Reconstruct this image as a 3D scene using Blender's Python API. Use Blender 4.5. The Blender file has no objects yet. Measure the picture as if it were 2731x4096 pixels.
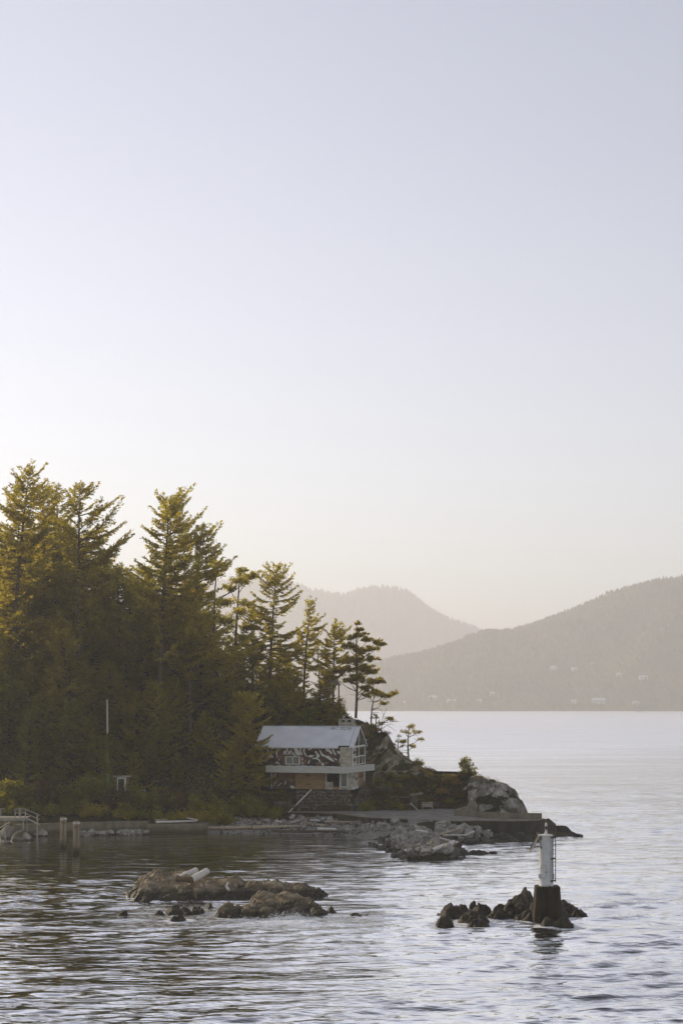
import bpy, math, random
import numpy as np
from mathutils import Vector, Matrix

# ------------------------------------------------------------------ camera, sky, sun, exposure
SC = bpy.context.scene
COL = SC.collection
FPX = 5689.0                     # focal length in photograph pixels (50 mm on a 24x36 portrait frame)
CX, HY, EYE = 1365.5, 2817.0, 16.0
cam_d = bpy.data.cameras.new('camera')
cam_d.sensor_fit = 'VERTICAL'
cam_d.sensor_height = 36.0
cam_d.sensor_width = 24.0
cam_d.lens = 50.0
cam_d.shift_y = (HY - 2048.0) / 4096.0
cam_d.clip_start = 0.5
cam_d.clip_end = 40000.0
cam = bpy.data.objects.new('camera', cam_d)
cam.location = (0, 0, EYE)
cam.rotation_euler = (math.radians(90), 0, 0)
COL.objects.link(cam)
SC.camera = cam

SUN_AZ, SUN_EL = math.radians(-46.0), math.radians(24.0)
world = bpy.data.worlds.new('World')
SC.world = world
world.use_nodes = True
nt = world.node_tree
bg = nt.nodes['Background']
sky = nt.nodes.new('ShaderNodeTexSky')
sky.sky_type = 'NISHITA'
sky.sun_disc = False
sky.sun_elevation = SUN_EL
sky.sun_rotation = SUN_AZ
sky.altitude = 0.0
sky.air_density = 1.0
sky.dust_density = 0.0
sky.ozone_density = 1.0
hs = nt.nodes.new('ShaderNodeHueSaturation')
hs.inputs['Saturation'].default_value = 0.53
hs.inputs['Hue'].default_value = 0.52
nt.links.new(sky.outputs['Color'], hs.inputs['Color'])
nt.links.new(hs.outputs['Color'], bg.inputs['Color'])
bg.inputs['Strength'].default_value = 0.15

sun_d = bpy.data.lights.new('sun', 'SUN')
sun_d.energy = 4.2
sun_d.angle = math.radians(0.5)
sun_d.color = (1.0, 0.82, 0.57)
sun = bpy.data.objects.new('sun', sun_d)
sv = Vector((math.sin(SUN_AZ) * math.cos(SUN_EL), math.cos(SUN_AZ) * math.cos(SUN_EL), math.sin(SUN_EL)))
sun.rotation_euler = sv.to_track_quat('Z', 'Y').to_euler()
sun.location = (-60, 150, 80)
COL.objects.link(sun)

SC.view_settings.view_transform = 'Standard'
SC.view_settings.look = 'None'
SC.view_settings.gamma = 1.0
SC.view_settings.exposure = 0.05
SC.view_settings.use_curve_mapping = False
SC.render.engine = 'CYCLES'
cy = SC.cycles
cy.use_denoising = True
try:
    cy.denoiser = 'OPENIMAGEDENOISE'
except Exception:
    pass
cy.max_bounces = 10
cy.diffuse_bounces = 6
cy.glossy_bounces = 3
cy.transmission_bounces = 4
cy.volume_bounces = 2
cy.transparent_max_bounces = 6
cy.sample_clamp_indirect = 6.0
cy.caustics_reflective = False
cy.caustics_refractive = False

# ------------------------------------------------------------------ small helpers
def X_(px, Y): return (px - CX) / FPX * Y
def Z_(py, Y): return EYE - (py - HY) / FPX * Y
def P(px, py, Y): return (X_(px, Y), Y, Z_(py, Y))
def YW(py, z=0.0): return (EYE - z) * FPX / (py - HY)     # distance of a point at height z seen at row py
def G(px, py, z=0.0):
    Y = YW(py, z)
    return (X_(px, Y), Y, z)

def tag(o, label=None, cat=None, group=None, kind=None):
    if label: o['label'] = label
    if cat: o['category'] = cat
    if group: o['group'] = group
    if kind: o['kind'] = kind
    return o

def empty(name, loc=(0, 0, 0), rz=0.0):
    o = bpy.data.objects.new(name, None)
    o.empty_display_size = 0.3
    o.location = loc
    o.rotation_euler = (0, 0, rz)
    COL.objects.link(o)
    return o

def link(name, me, parent=None, loc=None, rot=None, scale=None):
    o = bpy.data.objects.new(name, me)
    COL.objects.link(o)
    if parent is not None: o.parent = parent
    if loc is not None: o.location = loc
    if rot is not None: o.rotation_euler = rot
    if scale is not None: o.scale = scale
    return o

def np_mesh(name, V, F, mat=None, smooth=False, midx=None, mats=None):
    """V (n,3) array, F (m,3|4) array."""
    V = np.asarray(V, dtype=np.float32)
    F = np.asarray(F, dtype=np.int32)
    k = F.shape[1]
    me = bpy.data.meshes.new(name)
    me.vertices.add(len(V)); me.vertices.foreach_set('co', V.ravel())
    me.loops.add(F.size); me.loops.foreach_set('vertex_index', F.ravel())
    me.polygons.add(len(F))
    me.polygons.foreach_set('loop_start', np.arange(0, F.size, k, dtype=np.int32))
    try:
        me.polygons.foreach_set('loop_total', np.full(len(F), k, dtype=np.int32))
    except Exception:
        pass
    for m in (mats or ([mat] if mat else [])): me.materials.append(m)
    if midx is not None: me.polygons.foreach_set('material_index', np.asarray(midx, dtype=np.int32))
    me.polygons.foreach_set('use_smooth', np.full(len(F), smooth, dtype=bool))
    me.update(calc_edges=True)
    return me

def set_attr(me, name, vals):
    a = me.attributes.new(name, 'FLOAT', 'POINT')
    a.data.foreach_set('value', np.asarray(vals, dtype=np.float32))

class MB:
    """collects simple shapes for one mesh"""
    def __init__(self): self.v = []; self.f = []; self.m = []
    def _add(self, vs, fs, mi=0):
        n = len(self.v); self.v += [tuple(map(float, p)) for p in vs]
        self.f += [tuple(n + i for i in f) for f in fs]; self.m += [mi] * len(fs)
        return self
    def box(self, c, s, rz=0.0, mi=0, R=None, taper=1.0):
        hx, hy, hz = s[0] / 2, s[1] / 2, s[2] / 2
        M = R if R is not None else Matrix.Rotation(rz, 3, 'Z')
        vs = []
        for z in (-1, 1):
            t = taper if z > 0 else 1.0
            for x, y in ((-1, -1), (1, -1), (1, 1), (-1, 1)):
                vs.append(Vector(c) + M @ Vector((x * hx * t, y * hy * t, z * hz)))
        return self._add(vs, [(0, 3, 2, 1), (4, 5, 6, 7), (0, 1, 5, 4), (1, 2, 6, 5), (2, 3, 7, 6), (3, 0, 4, 7)], mi)
    def span(self, a, b, mi=0):
        return self.box([(a[i] + b[i]) / 2 for i in range(3)], [abs(b[i] - a[i]) for i in range(3)], mi=mi)
    def beam(self, a, b, w, h, mi=0):
        a = Vector(a); b = Vector(b); d = b - a; L = d.length; d.normalize()
        up = Vector((0, 0, 1)) if abs(d.z) < 0.95 else Vector((0, 1, 0))
        s = d.cross(up).normalized(); u = s.cross(d)
        R = Matrix((d, s, u)).transposed()
        return self.box((a + b) / 2, (L, w, h), R=R, mi=mi)
    def tube(self, pts, rad, n=8, mi=0, cap=True, jit=0.0, rng=None):
        pts = [Vector(p) for p in pts]
        rings = []
        prev = None
        for i, p in enumerate(pts):
            d = (pts[min(i + 1, len(pts) - 1)] - pts[max(i - 1, 0)]).normalized()
            ref = prev if prev is not None else (Vector((0, 0, 1)) if abs(d.z) < 0.9 else Vector((1, 0, 0)))
            s = (ref - d * ref.dot(d))
            if s.length < 1e-4: s = d.orthogonal()
            s.normalize(); prev = s; u = d.cross(s)
            r = rad[i] if hasattr(rad, '__len__') else rad
            ring = []
            for k in range(n):
                a = 2 * math.pi * k / n
                rr = r * (1 + (rng.uniform(-jit, jit) if rng else 0))
                ring.append(p + (s * math.cos(a) + u * math.sin(a)) * rr)
            rings.append(ring)
        vs = [v for r in rings for v in r]
        fs = []
        for i in range(len(pts) - 1):
            for k in range(n):
                a = i * n + k; b = i * n + (k + 1) % n
                fs.append((a, b, b + n, a + n))
        if cap:
            fs.append(tuple(reversed(range(n)))); fs.append(tuple((len(pts) - 1) * n + k for k in range(n)))
        return self._add(vs, fs, mi)
    def lathe(self, prof, n=24, c=(0, 0, 0), mi=0):
        vs = []
        for r, z in prof:
            for k in range(n):
                a = 2 * math.pi * k / n
                vs.append((c[0] + r * math.cos(a), c[1] + r * math.sin(a), c[2] + z))
        fs = []
        for i in range(len(prof) - 1):
            for k in range(n):
                a = i * n + k; b = i * n + (k + 1) % n
                fs.append((a, b, b + n, a + n))
        fs.append(tuple(reversed(range(n)))); fs.append(tuple((len(prof) - 1) * n + k for k in range(n)))
        return self._add(vs, fs, mi)
    def prism(self, poly, z0, z1, mi=0):
        n = len(poly)
        area = sum(poly[i][0] * poly[(i + 1) % n][1] - poly[(i + 1) % n][0] * poly[i][1] for i in range(n))
        if area < 0: poly = list(reversed(poly))
        vs = [(x, y, z0) for x, y in poly] + [(x, y, z1) for x, y in poly]
        fs = [tuple(reversed(range(n))), tuple(range(n, 2 * n))]
        for i in range(n):
            j = (i + 1) % n
            fs.append((i, j, n + j, n + i))
        return self._add(vs, fs, mi)
    def mesh(self, name, mats, smooth=False):
        me = bpy.data.meshes.new(name)
        me.from_pydata(self.v, [], self.f)
        for m in (mats if isinstance(mats, (list, tuple)) else [mats]): me.materials.append(m)
        me.polygons.foreach_set('material_index', self.m)
        if smooth: me.polygons.foreach_set('use_smooth', [True] * len(self.f))
        me.update()
        return me
    def build(self, name, mats, parent=None, smooth=False, loc=None, rot=None, bevel=0.0, seg=1):
        o = link(name, self.mesh(name, mats, smooth), parent, loc, rot)
        if bevel:
            b = o.modifiers.new('bevel', 'BEVEL'); b.width = bevel; b.segments = seg; b.limit_method = 'ANGLE'
        return o

# ------------------------------------------------------------------ vectorised noise
_prng = np.random.RandomState(7)
_perm = _prng.permutation(256); _perm = np.concatenate([_perm, _perm, _perm])
_grad = _prng.normal(size=(256, 3)); _grad /= np.linalg.norm(_grad, axis=1)[:, None]
def pn(x, y, z=None):
    x = np.asarray(x, dtype=np.float64); y = np.asarray(y, dtype=np.float64)
    z = np.zeros_like(x) + 0.37 if z is None else np.asarray(z, dtype=np.float64) + np.zeros_like(x)
    xi = np.floor(x).astype(int); yi = np.floor(y).astype(int); zi = np.floor(z).astype(int)
    xf, yf, zf = x - xi, y - yi, z - zi
    u, v, w = [t * t * t * (t * (t * 6 - 15) + 10) for t in (xf, yf, zf)]
    out = 0.0
    for dx in (0, 1):
        for dy in (0, 1):
            for dz in (0, 1):
                h = _perm[_perm[_perm[(xi + dx) & 255] + ((yi + dy) & 255)] + ((zi + dz) & 255)]
                g = _grad[h]
                d = g[..., 0] * (xf - dx) + g[..., 1] * (yf - dy) + g[..., 2] * (zf - dz)
                out = out + d * (u if dx else 1 - u) * (v if dy else 1 - v) * (w if dz else 1 - w)
    return out * 1.6
def fbm(x, y, z=None, o=4, lac=2.03, g=0.5):
    s = 0; a = 1.0; f = 1.0
    for i in range(o):
        s = s + a * pn(x * f + 13.1 * i, y * f + 7.7 * i, None if z is None else z * f); a *= g; f *= lac
    return s
def ridged(x, y, z=None, o=4):
    s = 0; a = 1.0; f = 1.0
    for i in range(o):
        s = s + a * (1 - np.abs(pn(x * f + 3.1 * i, y * f + 17.7 * i, None if z is None else z * f)) * 2); a *= 0.5; f *= 2.1
    return s / 1.9
def voro(x, y, seed=0):
    """2D cells: nearest distance, edge distance (F2-F1), id of the cell in 0..1"""
    xi = np.floor(x).astype(int); yi = np.floor(y).astype(int)
    f1 = np.full(x.shape, 9.0); f2 = np.full(x.shape, 9.0); cid = np.zeros(x.shape)
    for dx in (-1, 0, 1):
        for dy in (-1, 0, 1):
            h = _perm[_perm[(xi + dx + seed) & 255] + ((yi + dy) & 255)]
            h2 = _perm[h + 91]
            cxp = xi + dx + h / 255.0; cyp = yi + dy + h2 / 255.0
            d = np.hypot(x - cxp, y - cyp)
            near = d < f1
            f2 = np.where(near, f1, np.minimum(f2, d))
            cid = np.where(near, _perm[h + 40] / 255.0, cid)
            f1 = np.where(near, d, f1)
    return f1, f2 - f1, cid
def sstep(a, b, x):
    t = np.clip((x - a) / (b - a), 0, 1); return t * t * (3 - 2 * t)

def grid_mesh(name, XX, YY, ZZ, mat, smooth=True, keep=None):
    ny, nx = XX.shape
    V = np.stack([XX, YY, ZZ], -1).reshape(-1, 3)
    idx = np.arange(ny * nx).reshape(ny, nx)
    F = np.stack([idx[:-1, :-1], idx[:-1, 1:], idx[1:, 1:], idx[1:, :-1]], -1).reshape(-1, 4)
    if keep is not None:
        k = keep.reshape(-1)
        F = F[k[F].any(axis=1)]
        used = np.unique(F); remap = -np.ones(len(V), int); remap[used] = np.arange(len(used))
        V = V[used]; F = remap[F]
        me = np_mesh(name, V, F, mat, smooth)
        return me, used
    return np_mesh(name, V, F, mat, smooth), None

# ------------------------------------------------------------------ materials
class NT:
    def __init__(self, name):
        self.m = bpy.data.materials.new(name); self.m.use_nodes = True
        self.t = self.m.node_tree; self.n = self.t.nodes
        self.b = self.n['Principled BSDF']; self.out = self.n['Material Output']
    def new(self, t, **kw):
        n = self.n.new(t)
        for k, v in kw.items():
            if k in n.inputs: n.inputs[k].default_value = v
            else: setattr(n, k, v)
        return n
    def l(self, a, b): self.t.links.new(a, b)
    def coord(self, kind='Object', scale=(1, 1, 1), rot=(0, 0, 0)):
        if kind == 'World':
            g = self.new('ShaderNodeNewGeometry'); src = g.outputs['Position']
        else:
            c = self.new('ShaderNodeTexCoord'); src = c.outputs[kind]
        mp = self.new('ShaderNodeMapping'); mp.inputs['Scale'].default_value = scale; mp.inputs['Rotation'].default_value = rot
        self.l(src, mp.inputs['Vector'])
        return mp.outputs['Vector']
    def noise(self, vec, scale, detail=4.0, rough=0.55, dist=0.0):
        n = self.new('ShaderNodeTexNoise'); n.inputs['Scale'].default_value = scale
        n.inputs['Detail'].default_value = detail; n.inputs['Roughness'].default_value = rough; n.inputs['Distortion'].default_value = dist
        if vec is not None: self.l(vec, n.inputs['Vector'])
        return n.outputs['Fac']
    def ramp(self, fac, stops):
        r = self.new('ShaderNodeValToRGB'); e = r.color_ramp.elements
        while len(e) < len(stops): e.new(0.5)
        for i, (p, c) in enumerate(stops):
            e[i].position = p; e[i].color = (c[0], c[1], c[2], 1) if hasattr(c, '__len__') else (c, c, c, 1)
        self.l(fac, r.inputs['Fac'])
        return r.outputs['Color']
    def mix(self, fac, a, b, mode='MIX'):
        m = self.new('ShaderNodeMix', data_type='RGBA', blend_type=mode)
        for sock, v in ((m.inputs[0], fac), (m.inputs[6], a), (m.inputs[7], b)):
            if hasattr(v, 'is_linked'): self.l(v, sock)
            elif hasattr(v, '__len__'): sock.default_value = (v[0], v[1], v[2], 1)
            else: sock.default_value = v
        return m.outputs[2]
    def math(self, op, a, b=None):
        m = self.new('ShaderNodeMath', operation=op)
        for i, v in enumerate((a, b)):
            if v is None: continue
            if hasattr(v, 'is_linked'): self.l(v, m.inputs[i])
            else: m.inputs[i].default_value = v
        return m.outputs[0]
    def bump(self, h, strength=0.3, dist=0.1):
        b = self.new('ShaderNodeBump'); b.inputs['Strength'].default_value = strength; b.inputs['Distance'].default_value = dist
        self.l(h, b.inputs['Height']); self.l(b.outputs['Normal'], self.b.inputs['Normal'])
        return b
    def col(self, c): self.l(c, self.b.inputs['Base Color'])
    def rough(self, r): self.b.inputs['Roughness'].default_value = r
    def spec(self, s): self.b.inputs['Specular IOR Level'].default_value = s
    def objrand(self):
        return self.new('ShaderNodeObjectInfo').outputs['Random']
    def worldz(self):
        g = self.new('ShaderNodeNewGeometry'); s = self.new('ShaderNodeSeparateXYZ'); self.l(g.outputs['Position'], s.inputs[0])
        return s.outputs['Z']

def M_flat(name, c, rough=0.7, var=0.25, scale=3.0, spec=0.3, metal=0.0, kind='Object', stretch=(1, 1, 1), bump=0.0, c2=None):
    t = NT(name); v = t.coord(kind, stretch)
    n = t.noise(v, scale, 6, 0.6)
    d = c2 if c2 else tuple(x * (1 - var) for x in c)
    hi = tuple(min(1, x * (1 + var * 0.6)) for x in c)
    t.col(t.ramp(n, [(0.3, d), (0.68, hi)])); t.rough(rough); t.spec(spec); t.b.inputs['Metallic'].default_value = metal
    if bump: t.bump(t.noise(v, scale * 4, 5, 0.6), bump, 0.05)
    return t.m

def M_tidal(name, c, dark, z0=0.25, z1=0.9, scale=1.2, stretch=(1, 1, 1)):
    t = NT(name); n = t.noise(t.coord('World', stretch), scale, 6, 0.65); k = t.noise(t.coord('World'), 1.3, 4)
    cc = t.ramp(n, [(0.3, tuple(x * 0.55 for x in c)), (0.7, tuple(x * 1.2 for x in c))])
    z = t.math('ADD', t.worldz(), t.math('MULTIPLY', t.math('SUBTRACT', k, 0.5), 0.7))
    mr = t.new('ShaderNodeMapRange'); mr.inputs[1].default_value = z0; mr.inputs[2].default_value = z1; mr.inputs[3].default_value = 1.0; mr.inputs[4].default_value = 0.0; t.l(z, mr.inputs[0])
    t.col(t.mix(mr.outputs[0], cc, dark)); t.rough(0.88); t.spec(0.25); t.bump(t.noise(t.coord('World', stretch), scale * 5, 6, 0.65), 0.5, 0.06)
    return t.m

def M_streaked(name, c, rust, amount=0.6):
    t = NT(name); n = t.noise(t.coord('Object', (7, 7, 0.35)), 1.6, 5, 0.65); p = t.noise(t.coord('Object', (1, 1, 1)), 2.2, 5)
    cc = t.ramp(p, [(0.3, tuple(x * 0.82 for x in c)), (0.7, c)])
    cc = t.mix(t.math('MULTIPLY', t.ramp(n, [(0.56, 0.0), (0.72, 1.0)]), amount), cc, rust)
    t.col(cc); t.rough(0.5); t.spec(0.35)
    return t.m

def M_rock(name, a, b, dark, scale=1.0, wet=None, lichen=None, lith=(0.52, 0.62), streak=(1, 1, 1), rot=(0, 0, 0), bump=0.6, kind='Object'):
    t = NT(name); v = t.coord(kind, tuple(s * scale for s in streak), rot)
    big = t.noise(v, 0.7, 5, 0.62, 0.4); fine = t.noise(v, 5.5, 7, 0.68)
    c = t.ramp(big, [(0.32, dark), (0.5, a), (0.68, b)])
    c = t.mix(0.8, c, t.ramp(fine, [(0.3, 0.45), (0.62, 1.1)]), 'MULTIPLY')
    if kind == 'Object' and wet is None:
        r = t.objrand(); c = t.mix(0.7, c, t.ramp(r, [(0.0, (0.62, 0.60, 0.56)), (0.5, (0.95, 0.93, 0.88)), (1.0, (1.3, 1.28, 1.26))]), 'MULTIPLY')
    t.rough(0.82)
    if wet is not None:
        z = t.worldz(); jit = t.noise(t.coord('World'), 0.9, 4)
        zz = t.math('ADD', z, t.math('MULTIPLY', t.math('SUBTRACT', jit, 0.5), -0.9))
        f = t.ramp(t.math('DIVIDE', zz, wet), [(0.45, 1.0), (1.0, 0.0)])
        algae = t.ramp(t.noise(t.coord('World'), 2.3, 5), [(0.35, (0.016, 0.014, 0.009)), (0.65, (0.052, 0.040, 0.020))])
        c = t.mix(f, c, algae)
        rr = t.ramp(f, [(0.0, 0.85), (1.0, 0.5)]); t.l(rr, t.b.inputs['Roughness'])
    if lichen:
        g = t.noise(t.coord('World'), 0.45, 5)
        c = t.mix(t.ramp(g, [(lith[0], 0.0), (lith[1], 0.9)]), c, lichen)
    t.col(c); t.spec(0.25)
    t.bump(t.math('ADD', fine, t.math('MULTIPLY', big, 1.2)), bump, 0.12)
    return t.m

def M_leaf(name, c, tr, transl=0.4, var=0.35):
    t = NT(name); n = t.noise(t.coord('World'), 0.55, 4, 0.6)
    rnd = t.objrand()
    cc = t.ramp(n, [(0.3, tuple(x * (1 - var) for x in c)), (0.7, tuple(x * (1 + var) for x in c))])
    cc = t.mix(0.55, cc, t.ramp(rnd, [(0.0, (0.45, 0.50, 0.5)), (0.5, (0.95, 0.95, 0.9)), (1.0, (1.55, 1.4, 1.1))]), 'MULTIPLY')
    t.col(cc); t.rough(0.62); t.spec(0.12)
    tl = t.new('ShaderNodeBsdfTranslucent')
    tc = t.ramp(n, [(0.3, tuple(x * 0.75 for x in tr)), (0.7, tuple(min(1, x * 1.25) for x in tr))])
    t.l(tc, tl.inputs['Color'])
    mx = t.new('ShaderNodeMixShader'); mx.inputs[0].default_value = transl
    t.l(t.b.outputs[0], mx.inputs[1]); t.l(tl.outputs[0], mx.inputs[2]); t.l(mx.outputs[0], t.out.inputs['Surface'])
    return t.m
# ------------------------------------------------------------------ material library
MAT = {}
MAT['rock_wet'] = M_rock('islet_rock', (0.26, 0.205, 0.125), (0.47, 0.40, 0.28), (0.065, 0.048, 0.026), 1.0, wet=0.95, streak=(0.6, 1.4, 2.2), rot=(0.3, 0.5, 0.2), bump=0.8, kind='World')
MAT['rock_dark'] = M_rock('dark_tide_rock', (0.060, 0.050, 0.034), (0.13, 0.105, 0.070), (0.018, 0.015, 0.010), 1.2, wet=0.9, streak=(0.8, 1.3, 1.8), bump=0.9, kind='World')
MAT['boulder'] = M_rock('riprap_boulder', (0.30, 0.28, 0.235), (0.52, 0.49, 0.43), (0.12, 0.105, 0.08), 1.3, bump=0.5)
MAT['boulder_wet_shade'] = M_rock('riprap_boulder_wet_shade', (0.10, 0.09, 0.070), (0.17, 0.155, 0.125), (0.04, 0.035, 0.025), 1.3, bump=0.5)
MAT['bluff'] = M_rock('bluff_rock', (0.27, 0.24, 0.19), (0.50, 0.46, 0.38), (0.10, 0.085, 0.06), 0.55, lichen=(0.07, 0.065, 0.03), streak=(1.6, 1.0, 0.8), rot=(0.2, 0.6, 0.3), bump=0.7, kind='World', wet=0.3)
MAT['slope'] = M_rock('slope_rock', (0.25, 0.21, 0.145), (0.46, 0.41, 0.32), (0.09, 0.07, 0.04), 0.5, lichen=(0.12, 0.095, 0.042), lith=(0.44, 0.58), streak=(2.2, 1.0, 0.7), rot=(0.0, -0.75, 0.3), bump=0.8, kind='World', wet=0.3)
MAT['wallstone'] = M_rock('wall_stone', (0.115, 0.10, 0.07), (0.23, 0.20, 0.15), (0.035, 0.03, 0.018), 2.0, bump=0.4)
MAT['chimney_stone'] = M_flat('pale_chimney_stone', (0.40, 0.36, 0.28), 0.9, 0.4, 2.5, bump=0.4, kind='World')
MAT['mortar'] = M_flat('dark_mortar', (0.06, 0.055, 0.042), 0.95, 0.4, 2.0)
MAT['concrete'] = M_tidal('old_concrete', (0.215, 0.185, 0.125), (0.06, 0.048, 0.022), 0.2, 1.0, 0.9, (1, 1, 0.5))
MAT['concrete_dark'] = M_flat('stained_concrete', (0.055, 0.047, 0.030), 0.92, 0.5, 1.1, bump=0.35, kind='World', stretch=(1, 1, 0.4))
MAT['pave'] = M_flat('promenade_slab', (0.205, 0.19, 0.155), 0.92, 0.4, 0.55, bump=0.2, kind='World')
MAT['drift'] = M_flat('bleached_driftwood', (0.66, 0.61, 0.53), 0.85, 0.42, 2.5, bump=0.3, stretch=(1, 6, 6))
MAT['drift_brown'] = M_flat('brown_driftwood', (0.42, 0.33, 0.22), 0.9, 0.45, 2.5, bump=0.35, stretch=(1, 6, 6))
MAT['drift_dark'] = M_flat('wet_driftwood', (0.075, 0.055, 0.032), 0.8, 0.4, 2.5, bump=0.35, stretch=(1, 6, 6))
MAT['log_end'] = M_flat('log_end_grain', (0.13, 0.085, 0.045), 0.95, 0.4, 5.0)
MAT['pile'] = M_tidal('weathered_pile', (0.30, 0.235, 0.15), (0.045, 0.036, 0.02), 0.3, 1.1, 1.2, (5, 5, 0.6))
MAT['grey_wood'] = M_flat('grey_weathered_wood', (0.36, 0.33, 0.27), 0.9, 0.35, 1.5, bump=0.3, stretch=(1, 5, 5))
MAT['white_wood'] = M_flat('flaking_white_paint', (0.66, 0.63, 0.57), 0.7, 0.25, 3.0, bump=0.15)
MAT['trunk'] = M_flat('bark', (0.085, 0.06, 0.038), 0.95, 0.45, 1.4, bump=0.5, stretch=(4, 4, 0.7))
MAT['snag'] = M_flat('bare_snag_wood', (0.42, 0.38, 0.31), 0.9, 0.3, 1.4, stretch=(4, 4, 0.5))
MAT['twig'] = M_flat('dead_branch', (0.055, 0.042, 0.03), 0.95, 0.3, 2.0)
MAT['fir'] = M_leaf('fir_needles', (0.115, 0.105, 0.018), (0.72, 0.58, 0.06), 0.6)
MAT['fir_gold'] = M_leaf('fir_needles_gold', (0.13, 0.11, 0.018), (0.74, 0.62, 0.08), 0.62)
MAT['shrub'] = M_leaf('shrub_leaves', (0.115, 0.11, 0.02), (0.52, 0.46, 0.04), 0.46)
MAT['shrub_yellow'] = M_leaf('yellowing_leaves', (0.19, 0.165, 0.024), (0.62, 0.50, 0.04), 0.45)
MAT['shrub_brown'] = M_leaf('brown_bramble', (0.085, 0.060, 0.025), (0.28, 0.17, 0.04), 0.4)
MAT['ivy'] = M_leaf('ivy_leaves', (0.12, 0.14, 0.018), (0.42, 0.42, 0.03), 0.4)
MAT['grass'] = M_leaf('dry_grass', (0.22, 0.16, 0.06), (0.65, 0.42, 0.10), 0.5)
MAT['bush_gold'] = M_leaf('sunlit_bush_leaves', (0.16, 0.16, 0.03), (0.62, 0.50, 0.05), 0.55)
MAT['lampwhite'] = M_streaked('beacon_white_paint', (0.66, 0.64, 0.61), (0.36, 0.27, 0.17), 0.55)
MAT['steel_dark'] = M_flat('dark_steel', (0.07, 0.065, 0.05), 0.6, 0.3, 6.0, metal=0.3)
MAT['rust'] = M_flat('rusty_steel', (0.23, 0.13, 0.06), 0.8, 0.4, 8.0)

# soil and undergrowth colours of the headland
t = NT('headland_soil'); v = t.coord('World')
n1 = t.noise(v, 0.12, 5); n2 = t.noise(v, 1.8, 6, 0.65)
c = t.ramp(n1, [(0.35, (0.030, 0.032, 0.012)), (0.5, (0.05, 0.045, 0.018)), (0.68, (0.085, 0.062, 0.03))])
c = t.mix(0.8, c, t.ramp(n2, [(0.3, 0.4), (0.65, 1.2)]), 'MULTIPLY')
t.col(c); t.rough(0.95); t.spec(0.1); t.bump(n2, 0.9, 0.3)
MAT['soil'] = t.m
# gravel of the little beach
MAT['gravel'] = M_flat('beach_gravel', (0.22, 0.20, 0.165), 0.95, 0.4, 3.0, bump=0.6, kind='World')

# far woods
def M_far(name, c):
    t = NT(name); n = t.noise(t.coord('World'), 0.004, 5); r = t.noise(t.coord('World'), 0.05, 3)
    cc = t.ramp(n, [(0.3, tuple(x * 0.7 for x in c)), (0.7, tuple(x * 1.35 for x in c))])
    t.col(t.mix(0.6, cc, t.ramp(r, [(0.3, 0.6), (0.7, 1.2)]), 'MULTIPLY')); t.rough(0.95); t.spec(0.05)
    return t.m
MAT['far'] = M_far('far_woods', (0.105, 0.105, 0.020))
MAT['far2'] = M_far('farther_woods', (0.045, 0.052, 0.028))

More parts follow.
